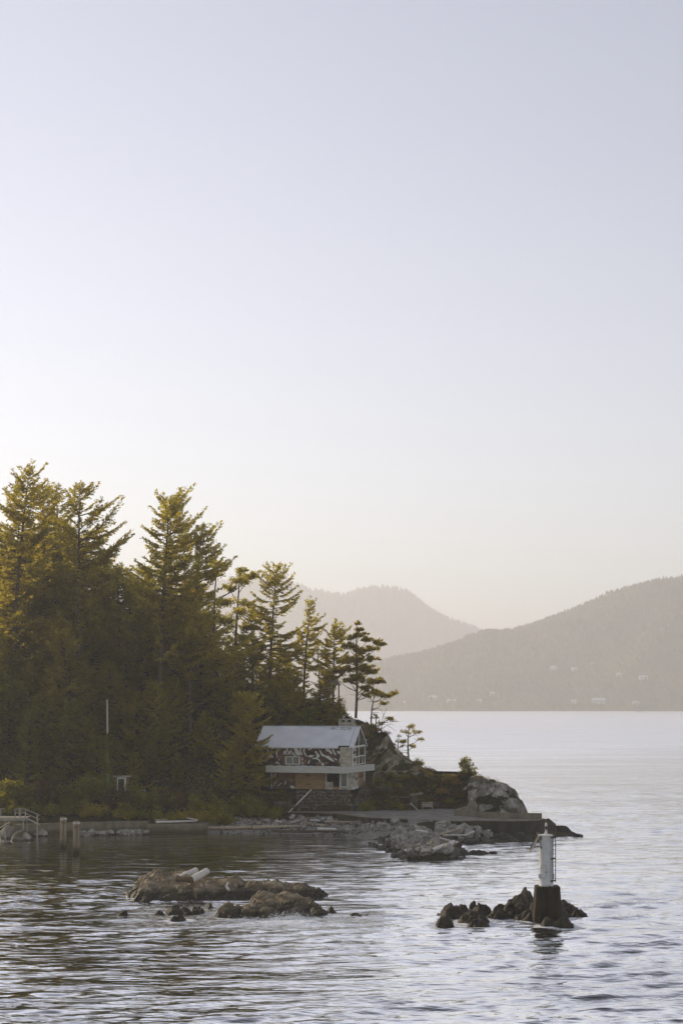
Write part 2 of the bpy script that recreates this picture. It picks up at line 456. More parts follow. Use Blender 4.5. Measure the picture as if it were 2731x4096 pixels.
# ------------------------------------------------------------------ headland heightfield
PROF = {
 -75: [(140,-3),(158,-1),(161,.8),(168,1.4),(178,2.6),(188,6.5),(205,17),(225,21.5),(260,20),(330,2)],
 -47: [(140,-3),(160,-1.4),(165,.2),(170,1.2),(176,1.8),(186,4.8),(205,17),(225,21.5),(260,20),(330,2)],
 -40: [(140,-3),(166,-1.4),(171.3,-.6),(173,1.25),(177,1.6),(186,4.5),(205,17),(225,21.5),(260,19),(330,0)],
 -25: [(140,-3),(170,-1.2),(175.5,-.5),(177.6,1.2),(181,1.7),(188,5),(205,16.5),(222,20.5),(260,17),(330,0)],
 -17: [(140,-3),(171,-1.2),(176.4,-.5),(178.0,1.1),(182,1.7),(188,5),(206,16.5),(220,20),(260,17),(330,0)],
 -15.5:[(140,-3),(172,-.8),(176.6,0),(179.5,.9),(182.5,1.6),(186,2.5),(189,4.6),(197,5.2),(207,15),(217,19),(250,16),(320,0)],
 -7:  [(140,-3),(171,-1),(175,-.12),(177,.22),(181,1.0),(183.5,1.5),(186.3,1.8),(187.3,4.45),(197.5,4.7),(207,14.5),(213,17.5),(240,14),(300,-2)],
 0:   [(140,-3),(170,-1),(173.5,-.1),(178,.6),(180,1.0),(182,1.7),(186.3,1.8),(187.3,4.45),(197.5,4.7),(206,13.5),(211,15.6),(230,10),(270,-3)],
 3.8: [(140,-3),(163,-1.4),(167.5,-.1),(172,.7),(174,1.1),(176.5,1.75),(187.6,1.8),(188.6,3.1),(190.4,3.5),(191,4.5),(197,5.3),(207,12.4),(209,13.0),(222,7),(245,-3)],
 6.5: [(140,-3),(160,-.6),(166,.5),(171,1.1),(173.5,1.75),(188,1.8),(188.8,3.1),(192,3.6),(195,5.2),(204.5,11.0),(206,11.2),(215,6),(230,-3)],
 10:  [(140,-3),(156,-.8),(162,.3),(165.5,1.2),(168,1.8),(189.5,1.85),(190.5,3.0),(194,4.4),(201,7.6),(203,7.9),(209,3),(216,-3)],
 13.2:[(140,-3),(157,-1.4),(164,.2),(167,1.2),(172,1.8),(190.5,1.85),(193,2.4),(195.5,5.3),(198,6.4),(204,6.2),(210,2),(216,-3)],
 17.8:[(140,-3),(159,-1.6),(165,.0),(169,1.0),(173,1.5),(188,1.8),(190.0,2.6),(192.6,5.2),(194.5,6.1),(201,5.7),(206,1),(210,-3)],
 21.3:[(140,-3),(161,-1.6),(166,-.1),(169,.6),(173,1.0),(185,1.2),(188.2,1.9),(190.6,3.9),(193,5.1),(198,4),(203,-2)],
 23.8:[(140,-3),(162,-1.6),(167,-.2),(170,.4),(175,.8),(186,1.1),(189.2,2.4),(191.4,3.7),(194,3.7),(198,1.6),(202,-2)],
 25.3:[(140,-3),(163,-1.6),(168,-.3),(171,.3),(180,.6),(188,.7),(192,0.4),(196,-2)],
 28:  [(140,-3),(168,-1.4),(172,-.4),(175,.2),(179,-.6),(190,-3)],
 32:  [(140,-3),(172,-1.5),(174.5,-.25),(177,-1.4),(190,-3)],
 45:  [(140,-3),(330,-3)],
}
_PX = np.array(sorted(PROF))
def base_h(x, y):
    x = np.asarray(x, float); y = np.asarray(y, float)
    prof = np.stack([np.interp(y, [a for a, b in PROF[k]], [b for a, b in PROF[k]]) for k in _PX], 0)
    k = np.clip(np.searchsorted(_PX, x) - 1, 0, len(_PX) - 2)
    f = np.clip((x - _PX[k]) / (_PX[k + 1] - _PX[k]), 0, 1)
    flat = prof.reshape(len(_PX), -1); kk = k.ravel(); ii = np.arange(kk.size)
    z = (flat[kk, ii] * (1 - f.ravel()) + flat[kk + 1, ii] * f.ravel()).reshape(x.shape)
    # the boulder spit that runs out from the foot of the ramp
    ax, ay, bx, by = 8.0, 167.0, 9.2, 149.5
    tt = np.clip(((x - ax) * (bx - ax) + (y - ay) * (by - ay)) / ((bx - ax) ** 2 + (by - ay) ** 2), 0, 1)
    d = np.hypot(x - (ax + tt * (bx - ax)), (y - (ay + tt * (by - ay))) * 0.8)
    spit = (1.55 - 0.45 * tt) - (d / (3.6 + 0.6 * np.sin(tt * 3))) ** 1.6 * 1.7
    return np.maximum(z, np.maximum(spit, -3))
def ground_h(x, y):
    z = base_h(x, y)
    amp = sstep(188, 200, np.asarray(y, float)) * 0.75 + 0.1
    return z + amp * fbm(np.asarray(x) * 0.22, np.asarray(y) * 0.22, o=4)

gx, gy = np.meshgrid(np.arange(-75, 46, 0.6), np.arange(140, 332, 0.6))
gz = ground_h(gx, gy)
me, used = grid_mesh('headland', gx, gy, gz, MAT['soil'], True, keep=(gz > -2.2))
headland = tag(link('headland', me), kind='structure')

# bare rock outcrops, finer than the headland under them
def outcrop(name, mat, x0, x1, y0, y1, step, fn, label=None):
    xx, yy = np.meshgrid(np.arange(x0, x1, step), np.arange(y0, y1, step))
    lift, mask = fn(xx, yy)
    zz = ground_h(xx, yy) - 0.5 + mask * (0.55 + lift)
    me, _ = grid_mesh(name, xx, yy, zz, mat, True, keep=(mask > 0.02))
    o = link(name, me); tag(o, kind='structure')
    return o
def bluff_fn(x, y):
    u = x * 0.9 + y * 0.35; w = y * 0.8 - x * 0.25
    f1, ed, cid = voro(u * 0.55 + 0.5 * pn(x * .4, y * .4), w * 0.65, 3)
    f1b, edb, cidb = voro(u * 1.5 + 0.4 * pn(x * .9, y * .9), w * 1.6, 11)
    lift = (cid - 0.35) * 1.0 + (cidb - .4) * 0.3 - 0.5 * (1 - sstep(0, 0.16, ed)) - 0.2 * (1 - sstep(0, 0.14, edb)) + 0.15 * fbm(x * 1.1, y * 1.1, o=4)
    m = sstep(15.6, 17.6, x + 0.8 * pn(y * .6, x * .3)) * (1 - sstep(25.8, 27.0, x)) * sstep(186.3, 188.6, y + 0.15 * (x - 16)) * (1 - sstep(197, 200, y))
    return lift, m
outcrop('rock_bluff', MAT['bluff'], 15, 27.5, 185, 201, 0.13, bluff_fn)
def slope_fn(x, y):
    s = x * 0.8 + (y - 200) * -0.5
    st = ridged(s * 0.42, (x * 0.5 + y) * 0.10, o=4)
    lift = (st - 0.6) * 0.75 + 0.22 * fbm(x * 0.9, y * 0.9, o=4)
    patch = fbm(s * 0.30 + 4.2, (x + y) * 0.10, o=3)
    m = sstep(0.4, 2.2, x - (207 - y) * 0.14) * (1 - sstep(11.0, 12.4, x)) * sstep(195.0, 197.0, y + 0.5 * (x - 6)) * (1 - sstep(208.5, 211, y))
    m = m * sstep(-1.3, -0.8, patch + 0.25 * sstep(3, 8, x))
    return lift, m
outcrop('rock_slope', MAT['slope'], 0.5, 12.6, 192, 212, 0.16, slope_fn)

# little gravel beach below the house
xx, yy = np.meshgrid(np.arange(-18, 9, 0.4), np.arange(168, 182.5, 0.4))
zz = ground_h(xx, yy) + 0.03 + 0.05 * fbm(xx * 1.2, yy * 1.2)
me, _ = grid_mesh('gravel_beach', xx, yy, zz, MAT['gravel'], True, keep=(zz > -0.6))
tag(link('gravel_beach', me), kind='structure')

# ------------------------------------------------------------------ rock masses standing in the water
ROCKS = []      # outlines (x, y, a, b, rot) used for the foam on the water
def rock_mass(name, mat, lumps, label, step=0.09, seed=0, rough=0.13, strata=0.30, sdir=0.6, group=None, crack=0.09, jag=0.0, big=1.0, tall=1.0, deep=1.0):
    L = []
    for (px, py, a, b, h, rot, p) in lumps:
        x, y, _ = G(px, py, 0.0); a *= big; b *= big * deep; h *= tall; L.append((x, y, a, b, h, rot, p)); ROCKS.append((x, y, a, b, rot))
    x0 = min(l[0] - max(l[2], l[3]) for l in L) - .4; x1 = max(l[0] + max(l[2], l[3]) for l in L) + .4
    y0 = min(l[1] - max(l[2], l[3]) for l in L) - .4; y1 = max(l[1] + max(l[2], l[3]) for l in L) + .4
    cx, cy_ = (x0 + x1) / 2, (y0 + y1) / 2
    xx, yy = np.meshgrid(np.arange(x0, x1, step), np.arange(y0, y1, step))
    wx = xx + 0.22 * fbm(xx * .8 + seed, yy * .8, o=3); wy = yy + 0.22 * fbm(xx * .8 + 9, yy * .8 + seed, o=3)
    zz = np.full(xx.shape, -2.0)
    for i, (x, y, a, b, h, rot, p) in enumerate(L):
        c, s = math.cos(rot), math.sin(rot)
        u = ((wx - x) * c + (wy - y) * s) / a; v = (-(wx - x) * s + (wy - y) * c) / b
        r = np.sqrt(u * u + v * v)
        z = (h + 0.7) * np.clip(1 - r ** p, -1.2, 1) - 0.7
        z = np.where(r < 1.35, z, np.where(r < 1.0 + 2.2 / max(a, .6), -0.85, -2.0)); z = np.where(r < 1.35, np.maximum(z, -0.85), z)
        k = 0.22
        zz = np.maximum(zz, z) + k * np.exp(-np.abs(zz - z) / k) * 0.3 * (np.minimum(zz, z) > -0.6)
    s1 = xx * math.cos(sdir) + yy * math.sin(sdir)
    s2 = -xx * math.sin(sdir) + yy * math.cos(sdir)
    st = ridged(s1 * 0.35 + seed, s2 * 1.5 + zz * 1.2, o=4)
    f1, ed, cid = voro((xx * .8 + yy * .6) * 0.42 + 0.6 * pn(xx * .5, yy * .5) + seed, (yy * .8 - xx * .6) * 0.75 + 0.3 * pn(xx, yy), seed)
    _, edb, cidb = voro(s1 * 1.25 + 0.3 * pn(xx * 1.4, yy * 1.4) + seed, s2 * 1.9, seed + 5)
    zz = zz + (0.12 * (cidb - .5) - 0.11 * (1 - sstep(0, 0.13, edb))) * (zz > -.5) + strata * (st - 0.62) + rough * fbm(xx * 1.7 + seed, yy * 1.7, o=5) + 0.10 * (ridged(s1 * 0.9 + seed, s2 * 4.2 + zz * 2.5, o=3) - .6) + jag * (ridged(xx * 1.15 + seed, yy * 1.15, o=4) - .62) * (zz > -.4) - crack * 2.2 * (1 - sstep(0, 0.09, ed)) + crack * (cid - 0.5) * 2.4
    keep = zz > -1.0
    lab_ = np.zeros(zz.shape, int); cur = 0; best = (0, 0)
    for i0, j0 in zip(*np.nonzero(keep)):
        if lab_[i0, j0]: continue
        cur += 1; stack = [(i0, j0)]; lab_[i0, j0] = cur; cnt = 0
        while stack:
            i, j = stack.pop(); cnt += 1
            for i2, j2 in ((i + 1, j), (i - 1, j), (i, j + 1), (i, j - 1)):
                if 0 <= i2 < zz.shape[0] and 0 <= j2 < zz.shape[1] and keep[i2, j2] and not lab_[i2, j2]: lab_[i2, j2] = cur; stack.append((i2, j2))
        best = max(best, (cnt, cur))
    keep = lab_ == best[1]
    me, _ = grid_mesh(name, xx - cx, yy - cy_, zz, mat, True, keep=keep)
    o = link(name, me, loc=(cx, cy_, 0))
    tag(o, label, 'rock', group)
    return o, (lambda X, Y: float(np.interp(0, [0], [0])))

islet_lumps = [  # px, py of the centre at the waterline, half length, half depth, height, turn, sharpness
 (800, 3574, 6.6, 4.2, 1.10, 0.0, 4.0), (690, 3570, 3.6, 4.0, 1.45, 0.1, 3.4), (1090, 3578, 5.2, 3.6, 0.80, -0.04, 3.2), (1130, 3640, 3.8, 3.4, 0.80, -0.02, 3.4), (1000, 3655, 2.8, 2.6, 0.62, 0.1, 2.8),
 (590, 3578, 1.5, 3.2, 1.60, 0.25, 2.4), (640, 3566, 1.9, 3.4, 1.90, 0.2, 2.6), (535, 3582, 1.2, 2.2, 0.75, 0.4, 2.0),
 (585, 3600, 1.4, 1.8, 0.90, 0.0, 2.3), (735, 3570, 2.2, 3.4, 1.65, 0.0, 2.8), (830, 3572, 2.1, 3.4, 1.50, -0.1, 2.6),
 (930, 3574, 2.0, 3.4, 1.45, 0.0, 2.4), (1020, 3578, 2.1, 3.2, 1.36, -0.15, 2.5), (1110, 3580, 2.0, 3.0, 1.10, -0.2, 2.4),
 (1200, 3575, 1.9, 2.4, 0.85, -0.3, 2.2), (1268, 3582, 1.5, 1.7, 0.5, -0.35, 2.0),
 (1060, 3630, 1.6, 2.2, 1.15, 0.15, 2.6), (1150, 3635, 2.0, 2.2, 1.15, -0.05, 3.0), (1235, 3642, 1.2, 1.8, 0.8, 0, 2.4),
 (800, 3592, 2.2, 1.8, 0.75, 0.1, 2.2), (735, 3592, 1.9, 2.0, 0.95, 0.1, 2.2), (670, 3594, 1.8, 1.9, 0.9, 0.0, 2.2), (935, 3664, 1.7, 1.9, 0.95, 0.4, 2.2), (1000, 3668, 1.7, 1.7, 0.85, 0.1, 2.2),
 (1075, 3672, 1.4, 1.6, 0.75, 0.0, 2.2), (1180, 3668, 1.9, 1.7, 0.65, 0.0, 2.2), (1270, 3658, 1.1, 1.4, 0.55, 0.0, 2.0), (1330, 3650, 0.7, 0.8, 0.36, 0, 2.0)]
rock_mass('rock_islet', MAT['rock_wet'], islet_lumps, 'long brown rock islet in the foreground bay with bleached logs on its top', seed=3, sdir=0.5, jag=.10, crack=.17)
for lumps, lab, sd in (
 ([(492, 3662, 0.62, 0.4, 0.36, 0.1, 2.2)], 'small smooth brown rock awash, leftmost rock in front of the islet', 5),
 ([(700, 3652, 0.95, 0.6, 0.55, 0.2, 2.0), (745, 3655, 0.8, 0.5, 0.45, 0, 2.0), (715, 3682, 0.95, 0.45, 0.42, 0, 2.2), (790, 3652, 0.65, 0.5, 0.4, -.2, 2.0), (640, 3660, 0.6, 0.35, 0.22, 0.4, 2)], 'cluster of dark wet rocks awash below the left half of the islet', 8),
 ([(838, 3632, 0.45, 0.4, 0.32, 0.3, 1.8)], 'small pointed wet rock close against the front of the islet', 9),
 ([(1425, 3662, 0.8, 0.5, 0.32, 0.1, 1.8), (1468, 3666, 0.7, 0.4, 0.2, -.2, 1.8)], 'low black rock awash off the right end of the islet', 12),
):
    rock_mass('tide_rock', MAT['rock_dark'], lumps, lab, step=0.07, seed=sd, group='rocks awash around the islet', jag=(.20 if len(lumps) > 1 else .06), big=1.25, tall=(1.3 if len(lumps) > 1 else 1.0), deep=1.6)
rock_mass('tide_rock', MAT['rock_dark'], [(1775, 3705, 0.75, 0.6, 0.62, 0, 2.4), (1800, 3665, 0.75, 0.7, 0.85, .2, 2.2), (1843, 3665, 0.9, 0.7, 0.88, 0, 2.3), (1895, 3690, 1.2, 0.8, 0.75, 0, 2.4),
   (1930, 3660, 0.9, 0.7, 0.72, -.2, 2.2), (1985, 3672, 0.95, 0.7, 0.6, -.4, 2.2), (1915, 3705, 1.0, 0.5, 0.55, 0.1, 2.2), (1762, 3662, 0.5, 0.4, 0.25, 0, 2)],
   'jagged dark rock cluster in the water left of the beacon', step=0.07, seed=21, strata=0.25, jag=.34, big=1.2, tall=1.2, deep=1.6)
rock_mass('tide_rock', MAT['rock_dark'], [(1898, 3634, 0.45, 0.4, 0.4, 0, 2)], 'small dark rock just behind the cluster left of the beacon', step=0.06, seed=23, jag=.25, big=1.3, tall=1.3)
rock_mass('tide_rock', MAT['rock_dark'], [(2000, 3634, 0.6, 0.4, 0.35, 0, 2), (2030, 3630, 0.5, 0.3, 0.4, 0, 2)], 'low dark rock between the jagged cluster and the beacon rock', step=0.06, seed=24, jag=.25, big=1.3, tall=1.3)
rock_mass('beacon_rock', MAT['rock_dark'], [(2075, 3655, 1.2, 1.3, 1.30, 0.3, 2.6), (2105, 3640, 1.0, 1.0, 1.45, 0, 2.4), (2060, 3668, 1.1, 0.8, 0.9, 0, 2.2), (2120, 3680, 1.2, 0.8, 0.75, 0, 2.4),
   (2185, 3668, 1.8, 1.5, 0.95, 0, 3.0), (2195, 3705, 0.9, 0.6, 0.72, 0.2, 2.2), (2245, 3708, 1.0, 0.5, 0.6, -.1, 2.2), (2262, 3655, 1.2, 1.0, 0.95, -.3, 2.0), (2310, 3665, 1.2, 0.6, 0.45, -.3, 2.0)],
   'large dark wet rock that carries the white beacon', step=0.07, seed=31, strata=0.28, jag=.30, big=1.2, tall=1.12, deep=1.3)
rock_mass('tide_rock', MAT['rock_dark'], [(2300, 3345, 1.6, 0.6, 0.45, -.3, 2), (2240, 3335, 2.2, 1.2, 1.1, -.25, 2.0), (2180, 3325, 2.0, 1.4, 1.6, -.2, 2.0)],
   'dark rock ledge sloping into the sea beyond the promenade end', step=0.12, seed=41)
rock_mass('tide_rock', MAT['rock_wet'], [(1830, 3418, 1.8, 1.2, 0.7, -.1, 2.2), (1895, 3415, 2.2, 1.0, 0.5, -.1, 2.0), (1965, 3412, 1.8, 0.6, 0.25, -.05, 2.0), (1745, 3440, 1.4, 0.8, 0.45, 0, 2)],
   'flat layered rock ledge at the seaward tip of the boulder spit', step=0.1, seed=44, strata=0.3, sdir=0.15)
rock_mass('tide_rock', MAT['rock_dark'], [(2010, 3362, 2.2, 1.6, 0.9, 0, 2.2), (2075, 3362, 2.0, 1.5, 1.0, 0, 2.2), (1925, 3362, 2.6, 1.3, 0.75, 0.05, 2.2), (2130, 3352, 1.6, 1.4, 1.1, -.1, 2.2)],
   'dark wet rock shelf under the curved promenade wall', step=0.12, seed=46, strata=0.3)
rock_mass('shore_rock', MAT['bluff'], [(90, 3362, 1.9, 1.3, 1.15, -.35, 2.2), (40, 3352, 1.8, 1.5, 1.6, -.2, 2.2), (20, 3375, 1.3, .8, .5, 0, 2)],
   'pale sloping shore rock under the wooden landing', step=0.12, seed=51)
rock_mass('shore_rock', MAT['bluff'], [(160, 3345, 1.6, 1.0, 0.9, -.3, 2.0), (120, 3332, 1.5, 1.2, 1.4, -.2, 2.0)],
   'dull brown shore rock at the left end of the seawall', step=0.12, seed=53)

# ------------------------------------------------------------------ water
rs = np.random.RandomState(11)
tcol = np.arange(-0.40, 0.4001, 0.0019)
rows = [44.0]
while rows[-1] < 420: rows.append(rows[-1] + max(0.13, 0.0022 * rows[-1]))
rows = np.array(rows)
wx = tcol[None, :] * rows[:, None]; wy = np.repeat(rows[:, None], len(tcol), 1)
wz = np.zeros_like(wx)
patch = 0.75 + 0.55 * fbm(wx * 0.045, wy * 0.03, o=3)
for i in range(84):
    lam = 0.55 * (6.5 ** rs.rand())
    ang = math.radians(-82 + rs.normal() * 21)          # waves run towards the camera, a little from the left
    k = 2 * math.pi / lam
    A = 0.0080 * lam * rs.uniform(0.6, 1.4)
    if lam > 2: A *= 0.7
    ph = rs.rand() * 6.28
    th = k * (wx * math.cos(ang) + wy * math.sin(ang)) + ph + 0.6 * pn(wx * 0.1 + i, wy * 0.1)
    w = np.sin(th); w = w + 0.22 * np.cos(2 * th)
    res = np.clip(1.5 - (0.0022 * wy) * 5.0 / lam, 0, 1)      # drop what the mesh cannot carry
    wz += A * w * res
calm = 1 - 0.62 * sstep(118, 150, wy - 0.25 * wx) * (1 - sstep(4, 16, wx - (165 - wy) * 0.25))
wz *= patch * calm
# swell breaking round the rocks
def bump_line(px0, py0, px1, py1, h, w, wob=0.5):
    a = G(px0, py0); b = G(px1, py1)
    tt = np.clip(((wx - a[0]) * (b[0] - a[0]) + (wy - a[1]) * (b[1] - a[1])) / ((b[0] - a[0]) ** 2 + (b[1] - a[1]) ** 2), 0, 1)
    d = np.hypot(wx - a[0] - tt * (b[0] - a[0]), wy - a[1] - tt * (b[1] - a[1]) + wob * pn(wx * .6, wy * .6 + h))
    e = np.sin(np.pi * np.clip(tt, 0.0, 1.0)) ** 0.6
    return h * np.exp(-(d / w) ** 2) * e, np.exp(-(d / (w * 1.3)) ** 2) * e
foam = np.zeros_like(wx)
for args, fo in (((900, 3700, 1420, 3690, 0.30, 0.75), 1.0), ((2200, 3640, 2720, 3612, 0.36, 1.0), 0.6), ((2330, 3680, 2731, 3660, 0.18, 0.9), 0.5),
                 ((2420, 3618, 2560, 3610, 0.30, 0.6), 0.8), ((1450, 3665, 1760, 3670, 0.16, 0.9), 0.4), ((1500, 3630, 1760, 3640, 0.10, 0.9), 0.0)):
    h, f = bump_line(*args)
    wz += h * (0.7 + 0.5 * fbm(wx * 0.9, wy * 0.9, o=3)); foam = np.maximum(foam, f * fo)
dmin = np.full(wx.shape, 99.0)
near = (wy > 90) & (wy < 180)
xs, ys = wx[near], wy[near]
dn = np.full(xs.shape, 99.0)
for (x, y, a, b, rot) in ROCKS:
    c, s = math.cos(rot), math.sin(rot)
    u = ((xs - x) * c + (ys - y) * s); v = (-(xs - x) * s + (ys - y) * c)
    r = np.hypot(u / a, v / b)
    dn = np.minimum(dn, (r - 1.0) * min(a, b))
dmin[near] = dn
expo = sstep(9, -9, 0) if False else 1.0
foam = np.maximum(foam, 0.9 * np.exp(-np.clip(dmin, 0, 9) / 0.6) * sstep(100, 108, 212 - wy))
# washed white water on the seaward side of the islet
isl = sstep(-24, -14, wx + 0.0 * wy) * (1 - sstep(2, 8, wx)) * sstep(96, 103, wy) * (1 - sstep(107, 117, wy + 0.25 * wx))
foam = np.maximum(foam, 0.62 * isl)
edge = np.minimum(sstep(0.40, 0.36, np.abs(wx / wy)), np.minimum(sstep(420, 330, wy), sstep(44, 50, wy)))
wz *= np.where(np.isnan(edge), 0, edge)
ny, nx = wx.shape
idx = np.arange(ny * nx).reshape(ny, nx)
F = np.stack([idx[:-1, :-1], idx[:-1, 1:], idx[1:, 1:], idx[1:, :-1]], -1).reshape(-1, 4)
V = np.stack([wx, wy, wz], -1).reshape(-1, 3)
t0, t1, Y0, Y1 = tcol[0], tcol[-1], rows[0], rows[-1]
n0 = len(V)
OUT = np.array([(-9200, -160, 0), (9200, -160, 0), (9200, Y0, 0), (t1 * Y0, Y0, 0), (t0 * Y0, Y0, 0), (-9200, Y0, 0),
                (-9200, Y1, 0), (t0 * Y1, Y1, 0), (t1 * Y1, Y1, 0), (9200, Y1, 0), (9200, 12500, 0), (-9200, 12500, 0)], float)
F2 = np.array([(0, 1, 2, 5), (5, 4, 7, 6), (3, 2, 9, 8), (6, 9, 10, 11)]) + n0
V = np.concatenate([V, OUT]); F = np.concatenate([F, F2])
t = NT('sea_water')
g = t.coord('World', (0.5, 1.25, 1.0), (0, 0, 0.16))
r1 = t.noise(g, 2.2, 3, 0.5, 0.2); r2 = t.noise(g, 0.28, 3, 0.5, 0.3); r3 = t.noise(t.coord('World', (0.10, 0.42, 1.0), (0, 0, 0.1)), 1.0, 4, 0.6, 0.3)
hgt = t.math('ADD', t.math('MULTIPLY', r1, 0.022), t.math('ADD', t.math('MULTIPLY', r2, 0.16), t.math('MULTIPLY', r3, 0.35)))
bmp = t.bump(hgt, 1.0, 1.0)
at = t.new('ShaderNodeAttribute', attribute_name='foam')
fn = t.noise(t.coord('World', (0.8, 1.3, 1.0)), 2.4, 8, 0.72, 0.6)
fm = t.ramp(t.math('ADD', t.math('MULTIPLY', at.outputs['Fac'], 0.62), t.math('SUBTRACT', fn, 0.42)), [(0.34, 0.0), (0.62, 1.0)])
fm = t.math('MULTIPLY', fm, t.ramp(at.outputs['Fac'], [(0.02, 0.0), (0.2, 1.0)]))
t.col(t.mix(fm, (0.010, 0.017, 0.011), (0.72, 0.74, 0.76))); t.rough(0.9); t.spec(0.0)
lw = t.new('ShaderNodeLayerWeight'); t.l(bmp.outputs['Normal'], lw.inputs['Normal'])
fres = t.math('MINIMUM', t.math('ADD', t.math('MULTIPLY', t.math('POWER', lw.outputs['Facing'], 3.3), 4.2), 0.02), 1.0)
wind = t.ramp(t.noise(t.coord('World', (0.018, 0.10, 1.0), (0, 0, 0.12)), 1.0, 4, 0.6, 0.3), [(0.36, 0.90), (0.6, 1.0)])  # wind bands: weaker reflection painted in by noise
painted_streaks = t.ramp(t.noise(t.coord('World', (0.40, 1.7, 1.0), (0, 0, 0.06)), 1.0, 3, 0.55, 0.2), [(0.27, 0.5), (0.38, 1.0)])  # dark streaks painted into the reflection, standing in for steep wave facets
fres = t.math('MULTIPLY', t.math('MULTIPLY', fres, t.math('MULTIPLY', wind, painted_streaks)), t.math('SUBTRACT', 1.0, fm))
sx = t.new('ShaderNodeSeparateXYZ'); t.l(t.new('ShaderNodeNewGeometry').outputs['Position'], sx.inputs[0])
far = t.new('ShaderNodeMapRange'); far.inputs[1].default_value = 110; far.inputs[2].default_value = 900; far.inputs[3].default_value = 0.05; far.inputs[4].default_value = 0.45; t.l(sx.outputs['Y'], far.inputs[0])
gls = t.new('ShaderNodeBsdfGlossy'); t.l(far.outputs[0], gls.inputs['Roughness']); gls.inputs['Color'].default_value = (1, 1, 1, 1)
t.l(bmp.outputs['Normal'], gls.inputs['Normal'])
mx = t.new('ShaderNodeMixShader'); t.l(fres, mx.inputs[0]); t.l(t.b.outputs[0], mx.inputs[1]); t.l(gls.outputs[0], mx.inputs[2]); t.l(mx.outputs[0], t.out.inputs['Surface'])
MAT['water'] = t.m
me = np_mesh('water', V, F, MAT['water'], True)
set_attr(me, 'foam', np.concatenate([foam.ravel(), np.zeros(len(OUT))]))
tag(link('water', me), kind='structure')
def water_h(x, y):
    i = int(np.clip(np.searchsorted(rows, y), 0, len(rows) - 1)); j = int(np.clip(np.searchsorted(tcol, x / y), 0, len(tcol) - 1))
    return float(wz[i, j])
# spray thrown up where the swell breaks on the islet
sp = np.random.RandomState(5)
SV = []; SF = []
for (px0, py0, px1, py1, n, hh) in ((930, 3690, 1400, 3686, 3200, 0.34), (1080, 3686, 1240, 3684, 2600, 0.62), (2420, 3622, 2470, 3618, 220, 0.5), (2070, 3360, 2090, 3362, 160, 1.2), (2020, 3364, 2060, 3366, 100, 0.7)):
    a = np.array(G(px0, py0)); b = np.array(G(px1, py1))
    for i in range(n):
        s = sp.rand(); p = a + (b - a) * s + np.array([sp.normal() * .25, sp.normal() * .35, 0])
        p[2] = abs(sp.normal()) * hh * 0.42 * (0.5 + 0.5 * math.sin(s * 14 + px0)) ** 1 + 0.02 + 0.2 * math.exp(-((s - .5) / .4) ** 2)
        r = sp.uniform(0.006, 0.022); q = sp.normal(size=(3, 3)) * r
        k = len(SV); SV += [p + q[0], p + q[1], p + q[2], p - q[0] - q[1]]; SF += [(k, k + 1, k + 2, k + 3)]
MAT['foam'] = M_flat('white_foam', (0.82, 0.84, 0.86), 0.9, 0.08, 3.0)
tag(link('spray', np_mesh('spray', np.array(SV), np.array(SF), MAT['foam'])), 'white spray where swell breaks against the rocks', 'spray', kind='stuff')

